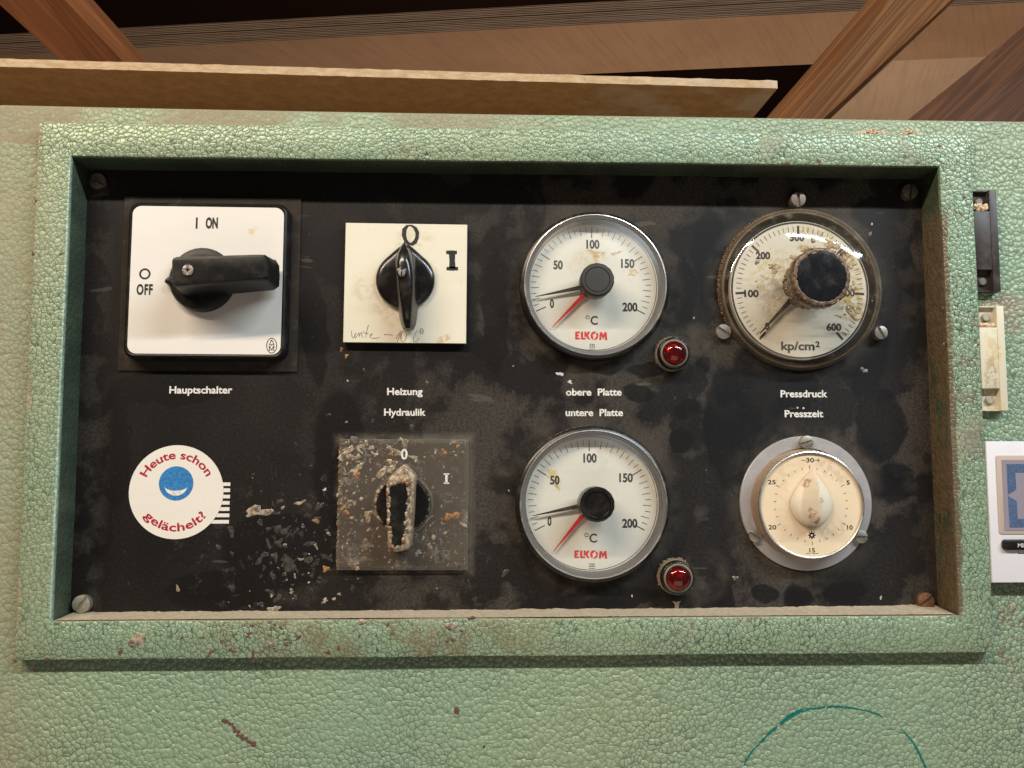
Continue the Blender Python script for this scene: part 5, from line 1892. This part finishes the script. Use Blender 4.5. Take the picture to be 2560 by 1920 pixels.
def digit(xl, segs):
    xr = xl + w_dig
    g = .00004
    H = {'f': [(xl, yM + .0003), (xl + sw, yM + .0003 + sw * .6), (xl + sw, yT - sw), (xl, yT - g)], 'e': [(xl, yB + g), (xl + sw, yB + sw), (xl + sw, yM - .0003 - sw * .6), (xl, yM - .0003)],
         'b': [(xr, yT - g), (xr - sw, yT - sw), (xr - sw, yM + g + sw * .6), (xr, yM + g)], 'c': [(xr, yM - g), (xr - sw, yM - g - sw * .6), (xr - sw, yB + sw), (xr, yB + g)],
         'a': [(xl + g, yT), (xl + sw, yT - sw + g), (xr - sw, yT - sw + g), (xr - g, yT)], 'd': [(xl + g, yB), (xr - g, yB), (xr - sw, yB + sw - g), (xl + sw, yB + sw - g)]}
    for s in segs:
        mb.poly(H[s], HLC)


digit(xL, 'abcdef')
digit(xL + .018, 'abcdef')
mb.flat('lcd_digits', M['lcdseg'], dt)
a, b = zt(478, 1045), zt(700, 957)
bx1 = a[0] + .026
dbox('min_button', a[0], bx1, a[1], b[1], TZ, TZ + .0022, M['blackmatt'], .0008, .0018, 'black button lettered MIN')
mb = MB(du_, dv_)
a, b = zt(592, 1020), zt(671, 987)
text(mb, 'MIN', a[0], b[0], a[1], b[1] - a[1], TZ + .0023, .02)
mb.flat('button_lettering', M['whiteprint'], dt)
mb = MB(du_, dv_)
for pl in (((614, 1052), (614, 1076)), ((614, 1075), (700, 1075))):
    mb.seg(zt(*pl[0]), zt(*pl[1]), .00025, TZ, .0001)
mb.flat('guide_line', M['inkfaint'], dt)

# sawdust heaps lying on the top edge of the frame
u, v = at(2165, 325, D - .003)
mb = MB(u, v)
rd = random.Random(31)
for k in range(420):
    px = rd.choice((rd.gauss(2178, 16), rd.gauss(2212, 9), rd.gauss(2272, 15), rd.gauss(2075, 6) if rd.random() < .3 else rd.gauss(2178, 14)))
    uu = at(px, 325, D - .003)[0]
    hgt = max(.2, 1 - abs(px - 2178) / 34, 1 - abs(px - 2272) / 32, .6 - abs(px - 2212) / 26)
    vv = OY + MT + rd.random() * .0030 * hgt
    mb.blob(uu, vv, HH + rd.uniform(.0002, .0055), rd.uniform(.0003, .0007), rd.uniform(.0003, .0007), k, 1.2, rd.uniform(0, 3), 6, .4)
o = mb.build('sawdust_heap', M['sawdust'], None, 70, kind='stuff')
tag(o, 'small heaps of pale sawdust on the top right edge of the green frame')

# ------------------------------------------------------------------ boards and timbers behind


def hexa(name, P8, mats, label, cat, group=None):
    """P8: 4 bottom + 4 top corners as (u,v,h)"""
    c = sum((Vector(p) for p in P8), Vector()) / 8
    t = thing(name, label, cat, c.x, c.y, c.z, group)
    return t, c


def slab(parent, c, name, P, mat, label=None):
    """closed box from 8 points (u,v,h): first 4 one face, last 4 the opposite"""
    mb = MB()
    mb.add([(p[0] - c.x, p[1] - c.y, p[2] - c.z) for p in P], [(0, 1, 2, 3), (7, 6, 5, 4), (0, 4, 5, 1), (1, 5, 6, 2), (2, 6, 7, 3), (3, 7, 4, 0)])
    o = mb.build(name, mat, parent, label=label)
    return o


# MDF board: lying level behind the top edge, its sawn edge towards us
VB = .200
f0 = at_v(-120, 163, VB)
f1 = at_v(1944, 221, VB)
f1b = at_v(1886, 290, VB)
back = Vector((f1b.x - f1.x, 0, f1b.z - f1.z)).normalized()
tdir = Vector((0, 1, 0))
thk = .0052
mdf = thing('fibreboard_sheet', 'brown fibreboard sheet with pale sawn edge lying behind the machine top', 'board', (f0.x + f1.x) / 2, VB, (f0.z + f1.z) / 2)
cc = Vector(((f0.x + f1.x) / 2, VB, (f0.z + f1.z) / 2))
mb = MB()
N = 90
lowf, topf, lowb, topb = [], [], [], []
for i in range(N + 1):
    t = i / N
    p = f0.lerp(f1, t)
    j1 = .0003 * pnoise(Vector((p.x * 130, 0, 0))) + .0002 * pnoise(Vector((p.x * 420, 3, 0)))
    j2 = .0004 * pnoise(Vector((p.x * 110, 5, 0))) + .0003 * pnoise(Vector((p.x * 380, 8, 0)))
    lowf.append(tuple(p - cc + Vector((0, j1, 0))))
    topf.append(tuple(p - cc + Vector((0, thk + j2, -.0003))))
    q = p + back * .12
    lowb.append(tuple(q - cc))
    topb.append(tuple(q - cc + Vector((0, thk, 0))))
n = N + 1
for a, b, mi in ((lowf, topf, 1), (lowb, lowf, 0), (topf, topb, 0), (topb, lowb, 0)):
    mb.mi = mi
    mb.add(a + b, [(i, i + 1, n + i + 1, n + i) for i in range(N)])
mb.mi = 1
mb.add([lowf[-1], topf[-1], topb[-1], lowb[-1], lowf[0], topf[0], topb[0], lowb[0]], [(0, 3, 2, 1), (4, 5, 6, 7)])
mb.build('fibreboard', [M['mdf'], M['mdfedge']], mdf, 30)

# plywood shelf overhead
VP = .60
ply_mat = NT('plywood_edge_plies')
s = ply_mat.xyz()
w_ = ply_mat.warp(.0015, 20)
sz = ply_mat.xyz(w_)[2]
band = ply_mat.math('SINE', ply_mat.math('MULTIPLY', sz, 2300))
nb = ply_mat.noise(1, 3, .6, ply_mat.stretch((12, 12, 900)))
f_ = ply_mat.math('MULTIPLY_ADD', band, .3, ply_mat.math('MULTIPLY', nb, 1.0), clamp=True)
c_ = ply_mat.mix(ply_mat.step(f_, .2, .95), (.05, .027, .016), (.26, .17, .11))
rub = ply_mat.step(ply_mat.noise(1, 3, .6, ply_mat.stretch((90, 90, 15))), .72, .80)
c_ = ply_mat.mix(ply_mat.math('MULTIPLY', rub, .35), c_, (.30, .22, .16))
M['plyedge'] = ply_mat.done(ply_mat.bsdf(c_, .7, 0, .2, ply_mat.bump(f_, .0008, .6)))
M['plyface'] = wood('plywood_face', (.48, .30, .19), (.54, .35, .225), (.5, .86, 0), 22, .6, .15)
M['plylight'] = wood('pale_panel_face', (.80, .58, .42), (.84, .63, .46), (.3, .9, 0), 18, .6, .2)
e0, e1 = at_v(-160, 146, VP), at_v(2760, -5, VP)
b0, b1 = at_v(600, 222, VP), at_v(2700, 132, VP)
dirf = (e1 - e0).normalized()
dirb = (b1 - b0).normalized()
bL = b0 - dirb * .75
ply = thing('plywood_shelf', 'thick laminated plywood shelf overhead, seen from below', 'shelf', 0, VP, e0.z)
c = Vector((0, VP, e0.z))
edge_t = .0345
# the sheet is built as its plies: each one a thin slab stepping in and out a little
nply = 9
rd = random.Random(14)
for k in range(nply):
    y0_, y1_ = VP + edge_t * k / nply, VP + edge_t * (k + 1) / nply - .0003
    ins = Vector((0, 0, -rd.uniform(0, .0022) if k else 0))
    P = [e0 + ins, e1 + ins, b1, bL]
    P8 = [(p.x, y0_, p.z) for p in P] + [(p.x, y1_, p.z) for p in P]
    mb = MB()
    mb.add([(a - c.x, b - c.y, d - c.z) for a, b, d in P8], [(0, 1, 2, 3), (7, 6, 5, 4), (0, 4, 5, 1), (1, 5, 6, 2), (2, 6, 7, 3), (3, 7, 4, 0)])
    mb.m = [0 if k == 0 else 1, 1, 1, 1, 1, 1]
    mb.build('ply', [M['plyface'], M['plyedge']], ply)

# pale panel further back, seen under the shelf on the right
VQ = .66
pa = [at_v(2236, 150, VQ), at_v(2560, 136, VQ), at_v(2420, 330, VQ), at_v(2040, 330, VQ)]
pl = thing('pale_panel', 'pale lit wooden panel showing between the two right-hand timbers', 'panel', pa[0].x, VQ, pa[0].z)
c = Vector((pa[0].x, VQ, pa[0].z))
P8 = [(p.x, VQ, p.z) for p in pa] + [(p.x, VQ + .012, p.z) for p in pa]
slab(pl, c, 'panel_board', P8, M['plylight'])


def beam(name, label, lines, hs, mat_args, extra=None, ext=.25, group='diagonal roof timbers'):
    """prism whose long edges are sight lines taken to given depths: lines=[(p_top, p_bottom)], hs=[h]"""
    tops, bots = [], []
    for (a, b), (ht, hb) in zip(lines, hs):
        A = at(*a, ht)
        B = at(*b, hb)
        A = Vector((A[0], A[1], ht))
        B = Vector((B[0], B[1], hb))
        d = (A - B)
        tops.append(A + d * ext)
        bots.append(B - d * ext)
    # fourth edge closes a rectangular section behind
    tops.append(tops[0] + tops[2] - tops[1])
    bots.append(bots[0] + bots[2] - bots[1])
    ax = (tops[1] - bots[1]).normalized()
    wax = (ax.x, -ax.z, ax.y)
    mat = wood(mat_args[0], mat_args[1], mat_args[2], wax, *mat_args[3:])
    c = sum(tops + bots, Vector()) / 8
    t = thing(name, label, 'timber', c.x, c.y, c.z, group)
    P = bots + tops
    mb = MB()
    mb.add([tuple(p - c) for p in P], [(0, 1, 2, 3), (7, 6, 5, 4), (0, 4, 5, 1), (1, 5, 6, 2), (2, 6, 7, 3), (3, 7, 4, 0)])
    mb.build('beam', mat, t)
    return t


beam('diagonal_timber', 'reddish diagonal timber at the upper left corner of the view', [((0, 12), (146, 146)), ((162, 0), (302, 148)), ((233, 0), (364, 148))],
     [(-.44, -.44), (-.40, -.40), (-.43, -.43)], ('pine_left', (.32, .125, .048), (.17, .058, .02), 130, .6, .7), ext=1.3)
kn = at(2304, 2, -.40)
beam('diagonal_timber', 'reddish diagonal timber with dark grain stripes right of the fibreboard', [((2171, 0), (1921, 289)), ((2229, 0), (1981, 289)), ((2388, 0), (2084, 289))],
     [(-.43, -.43), (-.40, -.40), (-.44, -.44)], ('pine_right', (.38, .175, .070), (.18, .070, .025), 110, .6, 1.0, [(kn[0], .40, kn[1], .008)]), ext=1.3)
beam('diagonal_timber', 'dark reddish-brown diagonal timber in the far upper right corner', [((2560, 66), (2263, 305)), ((2900, 60), (2640, 305)), ((2960, 60), (2700, 305))],
     [(-.47, -.47), (-.45, -.45), (-.48, -.48)], ('pine_dark', (.17, .062, .020), (.07, .024, .008), 90, .6, .9), ext=1.0)

# the room behind, its darkness put into a near-black surface colour
mb = MB()
mb.add([(-3, -1.2, -2.6), (3.2, -1.2, -2.6), (3.2, 3.0, -2.6), (-3, 3.0, -2.6)], [(0, 1, 2, 3)])
mw = NT('painted_gloom')
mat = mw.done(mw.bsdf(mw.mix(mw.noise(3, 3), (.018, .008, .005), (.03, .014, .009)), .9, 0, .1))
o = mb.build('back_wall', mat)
tag(o, 'back wall behind the timbers, darkness put into its near-black colour', kind='structure')
mb = MB()
mb.add([(-3, .95, -2.6), (3.2, .95, -2.6), (3.2, .95, -.9), (-3, .95, -.9)], [(0, 1, 2, 3)])
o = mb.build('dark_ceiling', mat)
tag(o, 'underside above the plywood shelf, darkness put into its near-black colour', kind='structure')
bpy.data.curves.remove(_tc)
